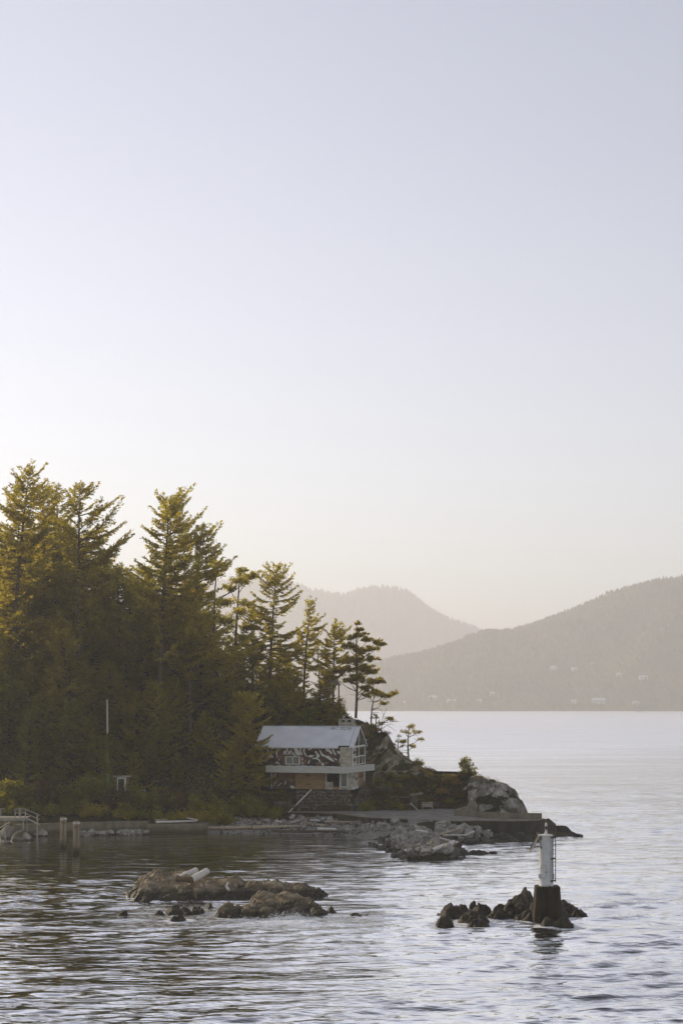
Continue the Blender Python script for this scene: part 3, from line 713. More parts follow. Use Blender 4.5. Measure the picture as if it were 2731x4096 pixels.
# ------------------------------------------------------------------ far wooded hills
def hill(name, outline, shore, ridge, back, mat, tree_h, spacing, seed, tree_label, xr):
    px = np.array([p[0] for p in outline]); py = np.array([p[1] for p in outline])
    step = (ridge - shore) / 26.0
    X0, X1 = xr
    xx, yy = np.meshgrid(np.arange(X0, X1, step), np.concatenate([np.arange(shore - 40, ridge, step), np.arange(ridge, back, step)]))
    def H(x, y):
        colpx = CX + x / np.maximum(y, 1) * FPX
        top = (HY - np.interp(colpx, px, py)) / FPX * ridge + EYE - tree_h * 0.75
        sh = shore + 60 * np.sin(x * 0.004) + 40 * np.sin(x * 0.011 + 1)
        t_ = np.clip((y - sh) / (ridge - sh), -0.05, 1)
        up = np.where(t_ > 0, np.sin(np.clip(t_, 0, 1) * math.pi / 2) ** 1.1, t_ * 0.4)
        dn_ = np.clip((y - ridge) / (back - ridge), 0, 1)
        rel = 0.13 * fbm(x / (ridge * 0.05), y / (ridge * 0.05), o=4) * np.sin(np.clip(t_, 0, 1) * math.pi)
        return np.maximum(top, 4) * (up + rel) * (1 - dn_ ** 1.5) - 2 * (t_ <= 0)
    zz = H(xx, yy)
    me, _ = grid_mesh(name, xx, yy, zz, mat, True)
    o = tag(link(name, me), kind='structure')
    # the wood on it: small cones, one mass
    r = np.random.RandomState(seed)
    n = int((X1 - X0) * (ridge * 1.03 - shore) / spacing ** 2)
    tx = r.uniform(X0, X1, n); ty = r.uniform(shore + 10, ridge * 1.03, n)
    ny_ = int((X1 - X0) / (spacing * 0.55)); tx = np.concatenate([tx, r.uniform(X0, X1, ny_)]); ty = np.concatenate([ty, r.normal(ridge, spacing * 0.8, ny_)])
    colpx = CX + tx / ty * FPX
    ok = (colpx > 500) & (colpx < 3200); tx, ty = tx[ok], ty[ok]
    tz = H(tx, ty); ok = tz > 2.5; tx, ty, tz = tx[ok], ty[ok], tz[ok]
    n = len(tx)
    hh = tree_h * r.uniform(0.45, 1.25, n); rad = hh * r.uniform(0.20, 0.34, n)
    k = 5
    ang = np.arange(k) * 2 * math.pi / k
    V = np.zeros((n, 2 * k + 1, 3))
    jit = r.uniform(0.75, 1.25, (n, k))
    V[:, :k, 0] = tx[:, None] + rad[:, None] * np.cos(ang) * jit; V[:, :k, 1] = ty[:, None] + rad[:, None] * np.sin(ang) * jit; V[:, :k, 2] = tz[:, None] + 0.05 * hh[:, None]
    V[:, k:2 * k, 0] = tx[:, None] + 0.55 * rad[:, None] * np.cos(ang + .4) * jit; V[:, k:2 * k, 1] = ty[:, None] + 0.55 * rad[:, None] * np.sin(ang + .4) * jit; V[:, k:2 * k, 2] = tz[:, None] + 0.55 * hh[:, None]
    V[:, 2 * k, 0] = tx; V[:, 2 * k, 1] = ty; V[:, 2 * k, 2] = tz + hh
    tri = []
    for i in range(k):
        j = (i + 1) % k
        tri += [(i, j, k + i), (j, k + j, k + i), (k + i, k + j, 2 * k)]
    T = (np.array(tri)[None] + (np.arange(n) * (2 * k + 1))[:, None, None]).reshape(-1, 3)
    w = link(tree_label[0], np_mesh(tree_label[0], V.reshape(-1, 3), T, mat))
    tag(w, tree_label[1], 'woods', kind='stuff')
    return H
NEAR_OUT = [(-2500, 2600), (0, 2830), (1150, 2800), (1350, 2712), (1500, 2650), (1578, 2627), (1696, 2603), (1814, 2572), (1940, 2527), (2049, 2513), (2159, 2482), (2253, 2446), (2363, 2403), (2481, 2372), (2599, 2340), (2709, 2317), (3000, 2250), (3600, 2180), (6000, 2250)]
FAR_OUT = [(-2500, 2500), (0, 2400), (400, 2360), (834, 2315), (984, 2315), (1121, 2312), (1167, 2329), (1213, 2349), (1271, 2358), (1334, 2366), (1374, 2375), (1403, 2366), (1449, 2352), (1489, 2342), (1529, 2340), (1575, 2342), (1621, 2355), (1661, 2378), (1695, 2412), (1735, 2438), (1798, 2474), (1877, 2505), (1940, 2525), (2100, 2560), (2400, 2600), (3200, 2500), (6000, 2500)]
near_H = hill('wooded_hill', NEAR_OUT, 3230, 4050, 5000, MAT['far'], 12, 10.5, 61, ('hillside_woods', 'hazy conifer woods covering the nearer hill across the water'), (-1500, 2600))
hill('distant_hill', FAR_OUT, 6300, 7200, 8600, MAT['far2'], 22, 24, 62, ('distant_woods', 'pale conifer woods on the farther hill behind the headland'), (-3500, 3500))

# ------------------------------------------------------------------ haze: the air between here and the hills
hm = bpy.data.materials.new('haze_air'); hm.use_nodes = True
hn = hm.node_tree.nodes; hn.clear()
ho = hn.new('ShaderNodeOutputMaterial'); hv = hn.new('ShaderNodeVolumePrincipled')
hv.inputs['Color'].default_value = (0.91, 0.91, 0.93, 1)
hv.inputs['Density'].default_value = 0.00025
hv.inputs['Anisotropy'].default_value = 0.34
hm.node_tree.links.new(hv.outputs[0], ho.inputs['Volume'])
hz = MB().span((-9400, -200, -4.5), (9400, 12700, 700)).build('haze', hm)
tag(hz, 'pale sunlit sea haze filling the air over the water', 'haze', kind='stuff')
# ------------------------------------------------------------------ trees
def _quads(C, D, S, hl, hw):
    """elongated four-sided leaves: centre C, long axis D, side axis S, half length, half width"""
    n = len(C); V = np.empty((n, 4, 3))
    V[:, 0] = C - D * hl[:, None]; V[:, 1] = C + S * hw[:, None] - D * (hl * 0.1)[:, None]
    V[:, 2] = C + D * hl[:, None]; V[:, 3] = C - S * hw[:, None] - D * (hl * 0.1)[:, None]
    F = np.arange(n * 4).reshape(n, 4)
    return V.reshape(-1, 3), F
def _perp(D, r):
    R = r.normal(size=D.shape); S = R - D * (R * D).sum(1)[:, None]
    return S / np.maximum(np.linalg.norm(S, axis=1)[:, None], 1e-6)
def _norm(v): return v / np.maximum(np.linalg.norm(v, axis=-1, keepdims=True), 1e-6)

def conifer(seed, H, base=0.25, R=3.6, nb=85, droop=0.10, irr=0.35, wind=0.25, top=0.9, leaf=0.20, bend=0.02, shape=0.8, gaps=0.25, dens=1.75, forks=0):
    """trunk+limb mesh and needle mesh of one conifer, base at the origin"""
    nb = int(nb * 1.3); R = R * 1.15; shape = shape * 0.82; leaf = leaf * 1.2
    r = np.random.RandomState(seed)
    wood = MB()
    bx, by = r.normal() * bend * H, r.normal() * bend * H * 0.5
    def axis(t): return np.array([bx * t * t * 2, by * t * t * 2, H * t])
    rad0 = 0.0105 * H + 0.05
    ts = np.linspace(0, 1, 9)
    wood.tube([axis(t) - np.array([0, 0, 0.6 if t == 0 else 0]) for t in ts], [rad0 * (1 - t) ** 0.8 + 0.015 for t in ts], 7, cap=False)
    Cs, Ds, Ls = [], [], []
    gap_az = r.uniform(0, 6.28, 5); gap_t = r.uniform(base, 1, 5)
    for i in range(nb):
        u = (i + r.rand()) / nb
        t = base + (0.985 - base) * u ** 0.85
        az = i * 2.39996 + r.normal() * 0.5
        prof = (1 - u) ** shape * (0.55 + 0.45 * min(1, u / 0.12 + 0.3)) if top < 2 else 1
        L = R * prof * r.uniform(1 - irr, 1 + irr * 0.8) * (1 + wind * math.cos(az)) + 0.35
        for ga, gt in zip(gap_az, gap_t):
            if abs(gt - t) < 0.07 and math.cos(az - ga) > 0.3: L *= 1 - gaps * 2.2
        if r.rand() < gaps * 0.35: L *= 0.45
        L = max(L, 0.3)
        el = -droop * 1.2 + (0.75 + droop) * u ** 1.8 + r.normal() * 0.10
        cv = 0.18 * r.uniform(0.2, 1.3) * (1 - u)
        p0 = axis(t); dh = np.array([math.cos(az), math.sin(az), 0.0])
        def bp(s): return p0 + dh * L * s + np.array([0, 0, L * (math.tan(el) * s - 0.10 * math.sin(s * 3.1) + cv * s * s)])
        br = 0.010 * L + 0.012
        wood.tube([bp(0), bp(0.5), bp(0.92)], [br * 1.5, br, br * 0.35], 3, cap=False)
        side = np.array([-dh[1], dh[0], 0.0])
        ns = max(3, int(L / 0.30 * min(dens, 1.4)))
        for k in range(ns):
            s = 0.22 + 0.78 * (k + r.rand()) / ns if L > 1.2 else 0.05 + 0.95 * (k + r.rand()) / ns
            q = bp(s); fw = _norm(bp(min(1, s + .05)) - bp(s - .05))
            for sd in (-1, 1):
                l = (0.42 * L * (1 - s) * 0.9 + 0.30) * r.uniform(0.5, 1.15)
                d = _norm(fw * r.uniform(0.55, 1.0) + side * sd * r.uniform(0.5, 1.0) + np.array([0, 0, r.normal() * 0.16 - 0.08]))
                m = max(2, int(l / 0.21 * dens))
                a = (np.arange(m) + r.rand(m)) / m
                Cs.append(q + d * (a * l)[:, None] + np.stack([np.zeros(m), np.zeros(m), -0.10 * l * a * a], 1) + r.normal(size=(m, 3)) * 0.06)
                Ds.append(np.repeat(d[None], m, 0) + r.normal(size=(m, 3)) * 0.45)
                Ls.append(leaf * r.uniform(0.6, 1.35, m))
        m = 4; Cs.append(bp(1.0) + r.normal(size=(m, 3)) * 0.12); Ds.append(np.repeat(_norm(dh + np.array([0, 0, 0.5]))[None], m, 0) + r.normal(size=(m, 3)) * 0.3); Ls.append(leaf * r.uniform(0.6, 1.2, m))
    m = 16; tt = r.uniform(0.93, 1.0, m)
    Cs.append(np.array([axis(t) for t in tt]) + r.normal(size=(m, 3)) * 0.1); Ds.append(r.normal(size=(m, 3)) * 0.4 + np.array([0, 0, 1.0])); Ls.append(leaf * r.uniform(0.7, 1.2, m))
    C = np.concatenate(Cs); D = _norm(np.concatenate(Ds)); hl = np.concatenate(Ls)
    S = _perp(D, r)
    V, F = _quads(C, D, S, hl, hl * r.uniform(0.24, 0.42, len(hl)))
    return wood.mesh('trunk', MAT['trunk'], True), (V, F)

def pine(seed, H, R, clumps, leaf=0.16, lean=(0, 0), nleaf=260, dead=0):
    """open-grown tree: bent trunk, limbs that each end in a clump; clumps = [(dx, dy, height fraction, radius)]"""
    r = np.random.RandomState(seed); wood = MB()
    def axis(t): return np.array([lean[0] * t ** 1.6 + 0.05 * H * 0.3 * math.sin(t * 5 + seed), lean[1] * t ** 1.6 + 0.03 * H * math.sin(t * 4 + 2 * seed) * 0.4, H * t])
    ts = np.linspace(0, 1, 9); rad0 = 0.011 * H + 0.035
    wood.tube([axis(t) - np.array([0, 0, 0.5 if t == 0 else 0]) for t in ts], [rad0 * (1 - t) ** 0.7 + 0.02 for t in ts], 7, cap=False)
    Cs, Ds, Ls = [], [], []
    for (dx, dy, hf, cr) in clumps:
        tip = np.array([axis(hf)[0] + dx, axis(hf)[1] + dy, H * hf])
        t0 = max(0.15, hf - 0.10 - 0.25 * math.hypot(dx, dy) / H); a = axis(t0)
        mid = (a + tip) / 2 + np.array([0, 0, -0.10 * math.hypot(dx, dy)])
        wood.tube([a, mid, tip], [rad0 * 0.36 * (1 - t0) + 0.02, 0.02 + 0.002 * H, 0.01], 4, cap=False)
        for j in range(3):
            e = tip + r.normal(size=3) * np.array([cr, cr, cr * 0.4]) * 0.7
            wood.tube([mid * 0.4 + tip * 0.6, e], [0.025, 0.008], 3, cap=False)
        m = int(nleaf * 2.6 * (cr / 1.2) ** 1.8)
        sub = tip + r.normal(size=(max(3, m // 26), 3)) * np.array([cr * 0.52, cr * 0.52, cr * 0.20])
        k = r.randint(0, len(sub), m)
        c = sub[k] + r.normal(size=(m, 3)) * np.array([0.17, 0.17, 0.11]) * max(cr, 0.7)
        Cs.append(c); d = _norm(c - tip + np.array([0, 0, 0.25 * cr])) * 0.8 + r.normal(size=(m, 3)) * 0.6 + np.array([0.25, 0, 0.1]); Ds.append(d); Ls.append(leaf * r.uniform(0.6, 1.3, m))
    for j in range(dead):
        t = r.uniform(0.2, 0.8); az = r.uniform(0, 6.28); L = r.uniform(0.6, 0.16 * H + 0.6)
        a = axis(t); wood.tube([a, a + np.array([math.cos(az) * L * .6, math.sin(az) * L * .6, .05 * L]), a + np.array([math.cos(az) * L, math.sin(az) * L, r.uniform(-.2, .3) * L])], [0.03, 0.02, 0.006], 3, cap=False)
    C = np.concatenate(Cs); D = _norm(np.concatenate(Ds)); hl = np.concatenate(Ls)
    V, F = _quads(C, D, _perp(D, r), hl, hl * r.uniform(0.35, 0.6, len(hl)))
    return wood.mesh('trunk', MAT['trunk'], True), (V, F)

def bush(seed, W, H, n=1500, leaf=0.11, stems=7, upright=0.5, clump=0.24, mat='shrub', D_=None):
    """leafy bush: a spray of stems and leaf clumps spread through an uneven volume"""
    r = np.random.RandomState(seed); wood = MB(); tips = []
    for i in range(stems * 3):
        az = r.uniform(0, 6.28); rr = math.sqrt(r.rand()); h = H * (1 - 0.55 * rr ** 2) * r.uniform(0.45, 1.08)
        tip = np.array([math.cos(az) * rr * W / 2, math.sin(az) * rr * (D_ or W) / 2, h]); tips.append(tip)
        if i < stems: wood.tube([(tip[0] * .15, tip[1] * .15, -.15), (tip[0] * .6, tip[1] * .6, h * .55), tuple(tip)], [0.035, 0.022, 0.008], 3, cap=False)
    tips = np.array(tips); cl = []
    for tp in tips:
        k = r.randint(2, 5); f = r.uniform(0.35, 1.02, k)
        cl.append(np.stack([tp[0] * (0.35 + .65 * f), tp[1] * (0.35 + .65 * f), tp[2] * f], 1))
    cl = np.concatenate(cl); k = r.randint(0, len(cl), n)
    C = cl[k] + r.normal(size=(n, 3)) * clump * np.array([1, 1, 0.75]); C[:, 2] = np.maximum(C[:, 2], 0.03)
    D = _norm(r.normal(size=(n, 3)) + np.array([0, 0, upright])); hl = leaf * r.uniform(0.6, 1.4, n)
    V, F = _quads(C, D, _perp(D, r), hl, hl * r.uniform(0.45, 0.75, n))
    return wood.mesh('stem', MAT['twig']), (V, F)

CACHE = {}
def place_tree(name, key, maker, mats, loc, label, cat='tree', group=None, rz=0.0, s=1.0, sz=None, names=('trunk', 'crown')):
    """one tree or bush: an Empty at its foot with its wood and its leaves; alike ones share their meshes"""
    if key not in CACHE: CACHE[key] = maker()
    wood, (V, F) = CACHE[key]
    mk = key + '|' + mats
    if mk not in CACHE: CACHE[mk] = np_mesh('crown', V, F, MAT[mats])
    o = empty(name, loc, rz); o.scale = (s, s, sz or s)
    link(names[0], wood, o); link(names[1], CACHE[mk], o)
    tag(o, label, cat, group)
    return o
def gz_(x, y): return float(ground_h(np.array([x]), np.array([y]))[0])

# --- trees of the skyline, placed by their tops (px, py), distance and foot height
def sky_tree(key, maker, Hproto, px, py, Y, mats, label, name='fir_tree', rz=0.0, footz=None, wide=1.0, dx=0.0):
    x, _, zt = P(px, py, Y); x -= dx
    z0 = gz_(x, Y) if footz is None else footz
    s = (zt - z0) / Hproto
    if key not in CACHE: CACHE[key] = maker()
    o = place_tree(name, key, maker, mats, (x, Y, z0 - 0.1), label, 'tree', 'trees along the forest skyline', rz, s * wide, s)
    return o
sky_tree('A', lambda: conifer(1, 32, .22, 5.0, 120, .05, .45, .10, gaps=.3, shape=.62, leaf=.19), 32, 50, 1862, 197, 'fir', 'tallest hazy fir at the left edge of the picture', rz=.3)
sky_tree('B', lambda: conifer(2, 28, .25, 4.0, 100, .08, .45, .2, gaps=.3, shape=.7, leaf=.19), 28, 180, 1935, 203, 'fir', 'hazy fir between the tallest fir and the one with a long upswept limb', rz=1.2)
sky_tree('C', lambda: conifer(3, 26, .25, 3.4, 90, .08, .4, .1, gaps=.3, shape=.7, leaf=.19), 26, 246, 1925, 209, 'fir', 'slim pointed fir just left of the one with a long upswept limb', rz=2.0)
sky_tree('D', lambda: conifer(4, 30, .3, 4.6, 100, -.12, .55, .45, gaps=.42, shape=.6, leaf=.19), 30, 315, 1930, 200, 'fir', 'tall open fir with long upswept limbs, right of the leftmost group')
sky_tree('E', lambda: conifer(5, 28, .3, 5.0, 110, -.05, .5, .35, gaps=.35, shape=.55, leaf=.19, bend=.05), 28, 640, 1985, 198, 'fir_gold', 'tall broad fir whose top sweeps right, left of centre', wide=1.05)
sky_tree('F', lambda: conifer(6, 26, .3, 3.6, 90, -.02, .45, .4, gaps=.35, shape=.6, leaf=.18), 26, 690, 2040, 203, 'fir_gold', 'fir crowded against the right side of the tall broad fir')
sky_tree('G', lambda: conifer(7, 24, .25, 4.2, 90, -.18, .5, .6, gaps=.4, shape=.85, leaf=.18), 24, 757, 2095, 199, 'fir_gold', 'pointed fir with a thin crooked tip and long right limbs')
sky_tree('H', lambda: pine(8, 20, 4, [(3.2, .5, .86, 1.3), (5.0, .2, .90, 1.1), (-2.2, .6, .8, 1.3), (1.2, -1, .72, 1.4), (3.6, .2, .66, 1.2), (-2.8, 0, .62, 1.3), (0.3, 0.2, .97, 1.0), (4.2, .4, .48, 1.2), (-1.5, .5, .45, 1.4)], dead=8), 20, 865, 2235, 204, 'fir_gold', 'fir with flat limbs reaching right over the gap', name='pine_tree')
sky_tree('I', lambda: pine(9, 17, 3, [(.2, .2, .98, .9), (1.1, 0, .93, .7), (-1.2, .3, .86, .9), (.9, -.2, .74, 1.0), (-1.3, 0, .62, 1.2), (1.6, .3, .58, 1.0)], dead=14), 17, 950, 2268, 209, 'fir_gold', 'thin half bare tree between the flat limbed fir and the tall bushy topped fir', name='pine_tree')
sky_tree('J', lambda: conifer(10, 21, .18, 3.7, 95, .0, .45, .15, gaps=.35, shape=.5, leaf=.18), 21, 1078, 2252, 207, 'fir_gold', 'tall fir with a broom shaped top in front of the far hill')
sky_tree('J2', lambda: conifer(31, 17, .15, 3.2, 80, .0, .5, .1, gaps=.4, shape=.6, leaf=.18), 17, 1010, 2420, 210, 'fir_gold', 'lower fir left of the broom topped fir, trunk showing', rz=.8)
sky_tree('K', lambda: conifer(11, 17, .2, 2.1, 75, .0, .4, .1, gaps=.3, shape=.32, leaf=.175), 17, 1214, 2398, 208, 'fir_gold', 'narrow columnar fir right of the broom topped fir')
sky_tree('L', lambda: conifer(12, 14, .3, 2.8, 60, -.1, .5, .1, gaps=.42, shape=.6, leaf=.20), 14, 1332, 2496, 208, 'fir_gold', 'small airy fir between the columnar fir and the dark end tree')
sky_tree('L2', lambda: pine(32, 12, 3, [(.1, .1, .97, .8), (1.4, .1, .85, .9), (-1.5, 0, .8, .9), (1.9, 0, .66, .8), (-1.9, .2, .58, 1.0)], dead=12), 12, 1275, 2560, 211, 'fir_gold', 'thin small tree just right of the columnar fir', name='pine_tree')
sky_tree('M', lambda: pine(13, 13.2, 4, [(0, 0, .97, .45), (.15, 0, .91, .6), (.5, 0, .85, .75), (-.6, 0, .82, .7), (1.6, 0, .79, .85), (2.9, .1, .77, .7), (-1.2, 0, .73, .9), (2.3, 0, .70, .9), (.6, .2, .68, 1.1), (1.9, -.1, .60, .9), (-.4, 0, .58, 1.2), (1.0, .2, .50, 1.1),
        (2.0, 0, .46, .9), (-1.4, 0, .48, 1.0), (3.1, 0, .36, .8), (-2.7, .1, .46, .9), (1.8, 0, .35, .9), (.2, 0, .40, 1.2), (-1.0, .2, .36, .9), (1.4, .1, .28, .9), (2.4, 0, .24, .6), (-3.1, 0, .40, .6), (3.6, 0, .745, .5)], lean=(.5, 0), dead=5, nleaf=420, leaf=.17), 13.2, 1420, 2478, 206, 'fir', 'dark wide limbed fir standing last on the ridge above the rock slope', name='pine_tree', footz=14.6)
sky_tree('N', lambda: pine(14, 4.6, 2, [(.3, 0, .97, .55), (1.1, 0, .93, .6), (-.7, 0, .93, .5), (1.9, 0, .97, .4), (1.0, 0, .75, .35), (1.8, 0, .42, .35)], lean=(.5, 0), dead=7, nleaf=900, leaf=.09), 4.6, 1480, 2764, 205, 'fir', 'small flat topped pine leaning on the rock slope', name='pine_tree')
sky_tree('O', lambda: pine(15, 3.4, 1.5, [(.2, 0, .97, .35), (.75, 0, .82, .35), (-.3, 0, .8, .35), (1.0, 0, .62, .3), (-.5, 0, .55, .35), (.5, 0, .45, .35), (-.8, 0, .25, .35)], dead=6, nleaf=600, leaf=.08), 3.4, 1633, 2898, 203.5, 'fir', 'small airy pine at the seaward foot of the rock slope', name='pine_tree')
sky_tree('P', lambda: pine(16, 2.2, 1.2, [(0, 0, .92, .25), (.3, 0, .6, .35), (-.5, 0, .4, .4), (.5, 0, .3, .4)], dead=6, nleaf=260, leaf=.10), 2.2, 1592, 2935, 203.8, 'shrub', 'stunted twiggy pine left of the small airy pine', name='pine_tree')
sky_tree('P2', lambda: pine(36, 2.0, 1.2, [(0, 0, .92, .3), (.4, 0, .6, .35), (-.4, 0, .45, .4)], dead=3, nleaf=300, leaf=.10), 2.0, 1502, 2855, 205, 'shrub', 'low scrubby pine between the flat topped pine and the bare snag', name='pine_tree')

# bare snag on the slope
def snag(loc, H, seed, label):
    r = random.Random(seed); o = empty('dead_tree', loc); m = MB()
    m.tube([(0, 0, -.4), (.05, 0, H * .25), (.22, 0, H * .45), (.30, 0, H * .68), (.62, 0, H * .86), (.95, 0, H)], [.085, .07, .055, .045, .03, .012], 6, cap=False)
    m.build('trunk', MAT['twig'], o, True)
    for pts, rr in (([(.05, 0, H * .24), (.75, .1, H * .36), (1.0, 0, H * .40), (1.7, .1, H * .48)], .04), ([(.05, 0, H * .22), (-.55, 0, H * .31), (-1.0, .1, H * .34), (-1.4, 0, H * .47)], .04), ([(.9, .05, H * .39), (1.5, 0, H * .30), (2.3, .1, H * .16)], .025),
                    ([(.22, 0, H * .45), (-.1, 0, H * .58), (-.25, 0, H * .66)], .022), ([(.3, 0, H * .68), (.7, 0, H * .70), (1.2, 0, H * .66)], .018), ([(.35, 0, H * .75), (.2, 0, H * .92), (.25, 0, H * .98)], .018), ([(1.2, .05, H * .42), (1.6, 0, H * .40), (2.0, 0, H * .43)], .014), ([(-.8, .05, H * .33), (-.9, 0, H * .22), (-1.2, 0, H * .18)], .014)):
        MB().tube(pts, [rr * (1 - i / len(pts)) + .006 for i in range(len(pts))], 4, cap=False).build('branch', MAT['twig'], o)
    return tag(o, label, 'dead tree')
x, Y, _ = P(1522, 2912, 204.5)
snag((x, Y, gz_(x, Y)), 4.0, 4, 'bare crooked dead tree on the skyline of the rock slope')

# --- the body of the forest
PROTO = [('q%d' % i, (lambda i=i: conifer(100 + i, [22, 18, 24, 15, 20, 12][i], [.05, .04, .08, .03, .05, .02][i], [4.6, 4.2, 4.6, 3.6, 5.0, 3.2][i], [125, 115, 125, 100, 125, 90][i], [.1, .05, .12, .0, .15, .05][i], .4, .08, gaps=.22, shape=[.7, .6, .75, .65, .55, .7][i], leaf=.19)), [22, 18, 24, 15, 20, 12][i]) for i in range(6)]
OUTL = [(-200, 1900), (0, 1960), (300, 2000), (430, 2150), (520, 2150), (700, 2180), (800, 2300), (900, 2420), (1000, 2480), (1120, 2520), (1250, 2640), (1320, 2740)]
fr = random.Random(5)
def forest_row(n, Yc, Ys, pxa, pxb, lo, hi, mats, lab, group):
    for i in range(n):
        px = pxa + (pxb - pxa) * (i + fr.uniform(.15, .85)) / n; Y = Yc + fr.uniform(-Ys, Ys)
        x = X_(px, Y); z0 = gz_(x, Y)
        ptop = np.interp(px, [a for a, b in OUTL], [b for a, b in OUTL]) + fr.uniform(lo, hi)
        Ht = Z_(ptop, Y) - z0
        if Ht < 4: continue
        k, mk, Hp = min(PROTO, key=lambda p: abs(p[2] - Ht) + fr.uniform(0, 6)); s = Ht / Hp
        place_tree('fir_tree', k, mk, fr.choice(mats), (x, Y, z0 - .2), lab, 'tree', group, fr.uniform(0, 6.28), s * fr.uniform(.95, 1.2), s)
forest_row(26, 216, 4, -90, 1180, 60, 190, ['fir', 'fir_gold'], 'fir in the back row of the forest, just under the skyline trees', 'firs of the back row of the forest')
forest_row(25, 205, 4, -110, 1130, 240, 420, ['fir', 'fir', 'fir_gold'], 'fir in the middle of the forest slope, hemmed in by others', 'firs of the middle of the forest slope')
forest_row(22, 196, 3, -110, 1060, 480, 680, ['fir', 'fir'], 'fir on the lower forest slope behind the shore shrubs', 'firs of the lower forest slope')
forest_row(18, 189, 2, -110, 985, 720, 900, ['fir', 'shrub'], 'young fir at the front of the forest above the seawall', 'young firs at the front of the forest')
# the dense fir whose boughs hang over the left end of the roof
x, Y = X_(985, 187.2), 187.2
place_tree('fir_tree', 'q4', PROTO[4][1], 'fir', (x, Y, gz_(x, Y) - .1), 'dense fir whose boughs hang over the left end of the metal roof', 'tree', None, 1.0, .70, .70)
x, Y = X_(925, 186.0), 186.0
place_tree('fir_tree', 'q5', PROTO[5][1], 'fir_gold', (x, Y, gz_(x, Y) - .1), 'golden green young fir in front of the annex, left of the house', 'tree', None, 2.0, .78, .72)
# trees behind the roof
for px, Y, ptop, mats, lab in ((1120, 203, 2690, 'fir', 'dark fir behind the left half of the metal roof'), (1180, 205, 2700, 'fir', 'dark fir behind the middle of the metal roof'),
        (1290, 206, 2700, 'fir', 'dark fir below the garden pavilion'), (1350, 204, 2790, 'fir', 'short dark fir on the slope right above the stone chimney'), (1235, 201, 2830, 'ivy', 'bright yellow green young tree behind the roof ridge')):
    x = X_(px, Y); z0 = gz_(x, Y); Ht = Z_(ptop, Y) - z0
    place_tree('fir_tree' if mats == 'fir' else 'young_tree', 'q3', PROTO[3][1], mats, (x, Y, z0 - .2), lab, 'tree', 'trees behind the metal roof', px * .1, max(Ht, 3) / 15 * 1.25, max(Ht, 3) / 15)

# --- shrubs
BUSH = {'b0': lambda: bush(201, 3.2, 2.4, 1700), 'b1': lambda: bush(202, 2.4, 1.7, 1200, .10), 'b2': lambda: bush(203, 4.0, 3.2, 2300, .12, 9), 'b3': lambda: bush(204, 2.0, 1.1, 800, .09, 6), 'b4': lambda: bush(205, 1.5, 0.8, 500, .08, 5, .9)}
def shrub_row(n, pxa, pxb, Y0, Y1, keys, mats, smin, smax, lab, group, name='shrub'):
    for i in range(n):
        px = pxa + (pxb - pxa) * (i + fr.uniform(.1, .9)) / n; Y = fr.uniform(Y0, Y1); x = X_(px, Y)
        k = fr.choice(keys)
        place_tree(name, k, BUSH[k], fr.choice(mats), (x, Y, gz_(x, Y) - .05), lab, 'shrub', group, fr.uniform(0, 6.28), fr.uniform(smin, smax), None, ('stem', 'foliage'))
shrub_row(16, 60, 960, 178.6, 180.2, ['b0', 'b1'], ['shrub', 'shrub_yellow', 'shrub'], .8, 1.15, 'yellow green shrub in the row right behind the low seawall', 'shrubs right behind the seawall')
shrub_row(18, 0, 1000, 181.5, 184.5, ['b2', 'b0'], ['shrub', 'shrub', 'shrub_brown'], 1.0, 1.4, 'tall green shrub at the foot of the forest slope', 'tall shrubs at the foot of the forest')
shrub_row(12, 840, 1150, 182.2, 186.0, ['b0', 'b1', 'b2'], ['shrub', 'shrub_yellow', 'shrub_brown'], .75, 1.1, 'bramble shrub on the bank below the house annex', 'brambles on the bank below the annex')
shrub_row(10, 1465, 1640, 189.6, 191.5, ['b1', 'b3'], ['shrub_brown', 'shrub_brown', 'shrub'], .7, 1.0, 'dark bramble trailing over the lower terrace wall', 'brambles over the lower terrace wall')
shrub_row(9, 1445, 1640, 188.2, 188.7, ['b3', 'b4'], ['shrub_brown', 'shrub_brown', 'shrub'], .8, 1.1, 'dark ground shrub beside the promenade below the terrace', 'ground shrubs beside the promenade')
shrub_row(26, 1480, 1900, 191.5, 196.0, ['b3', 'b4', 'b3'], ['shrub_brown', 'shrub_brown', 'shrub'], .6, .95, 'dark bramble on the bank under the knoll', 'brambles on the bank under the knoll')
shrub_row(6, 1500, 1720, 195.0, 197.0, ['b3', 'b1'], ['shrub', 'shrub_brown'], .6, .9, 'shrub at the foot of the bare rock slope', 'shrubs at the foot of the rock slope')
shrub_row(12, 1720, 1985, 193.8, 197.0, ['b4'], ['grass', 'shrub_brown', 'grass'], .7, 1.1, 'sunlit dry tuft along the top of the knoll', 'dry tufts along the top of the knoll', 'dry_tuft')
shrub_row(8, 1330, 1560, 204.5, 207.5, ['b3', 'b4'], ['shrub_brown', 'grass', 'shrub'], .6, 1.0, 'scrubby tuft along the skyline of the rock slope', 'tufts along the rock slope skyline')
for px, Y, k, mats, s, lab in ((1672, 200.5, 'b1', 'shrub_yellow', .75, 'green bush on the corner where the slope drops to the knoll'), (1035, 184.6, 'b2', 'shrub', .8, 'big leafy bush below the left end of the balcony'), (1458, 186.9, 'b3', 'shrub', 1.1, 'rounded green bush beside the stone steps')):
    x = X_(px, Y); place_tree('bush', k, BUSH[k], mats, (x, Y, gz_(x, Y) - .05), lab, 'shrub', None, px, s, None, ('stem', 'foliage'))
x, Y = X_(1868, 196.2), 196.2
place_tree('bush', 'gold', lambda: bush(210, 2.7, 3.1, 1100, .13, 9, .5, .17), 'bush_gold', (x, Y, gz_(x, Y)), 'small sunlit golden bush alone on top of the knoll', 'shrub', None, .4, 1.0, None, ('stem', 'foliage'))

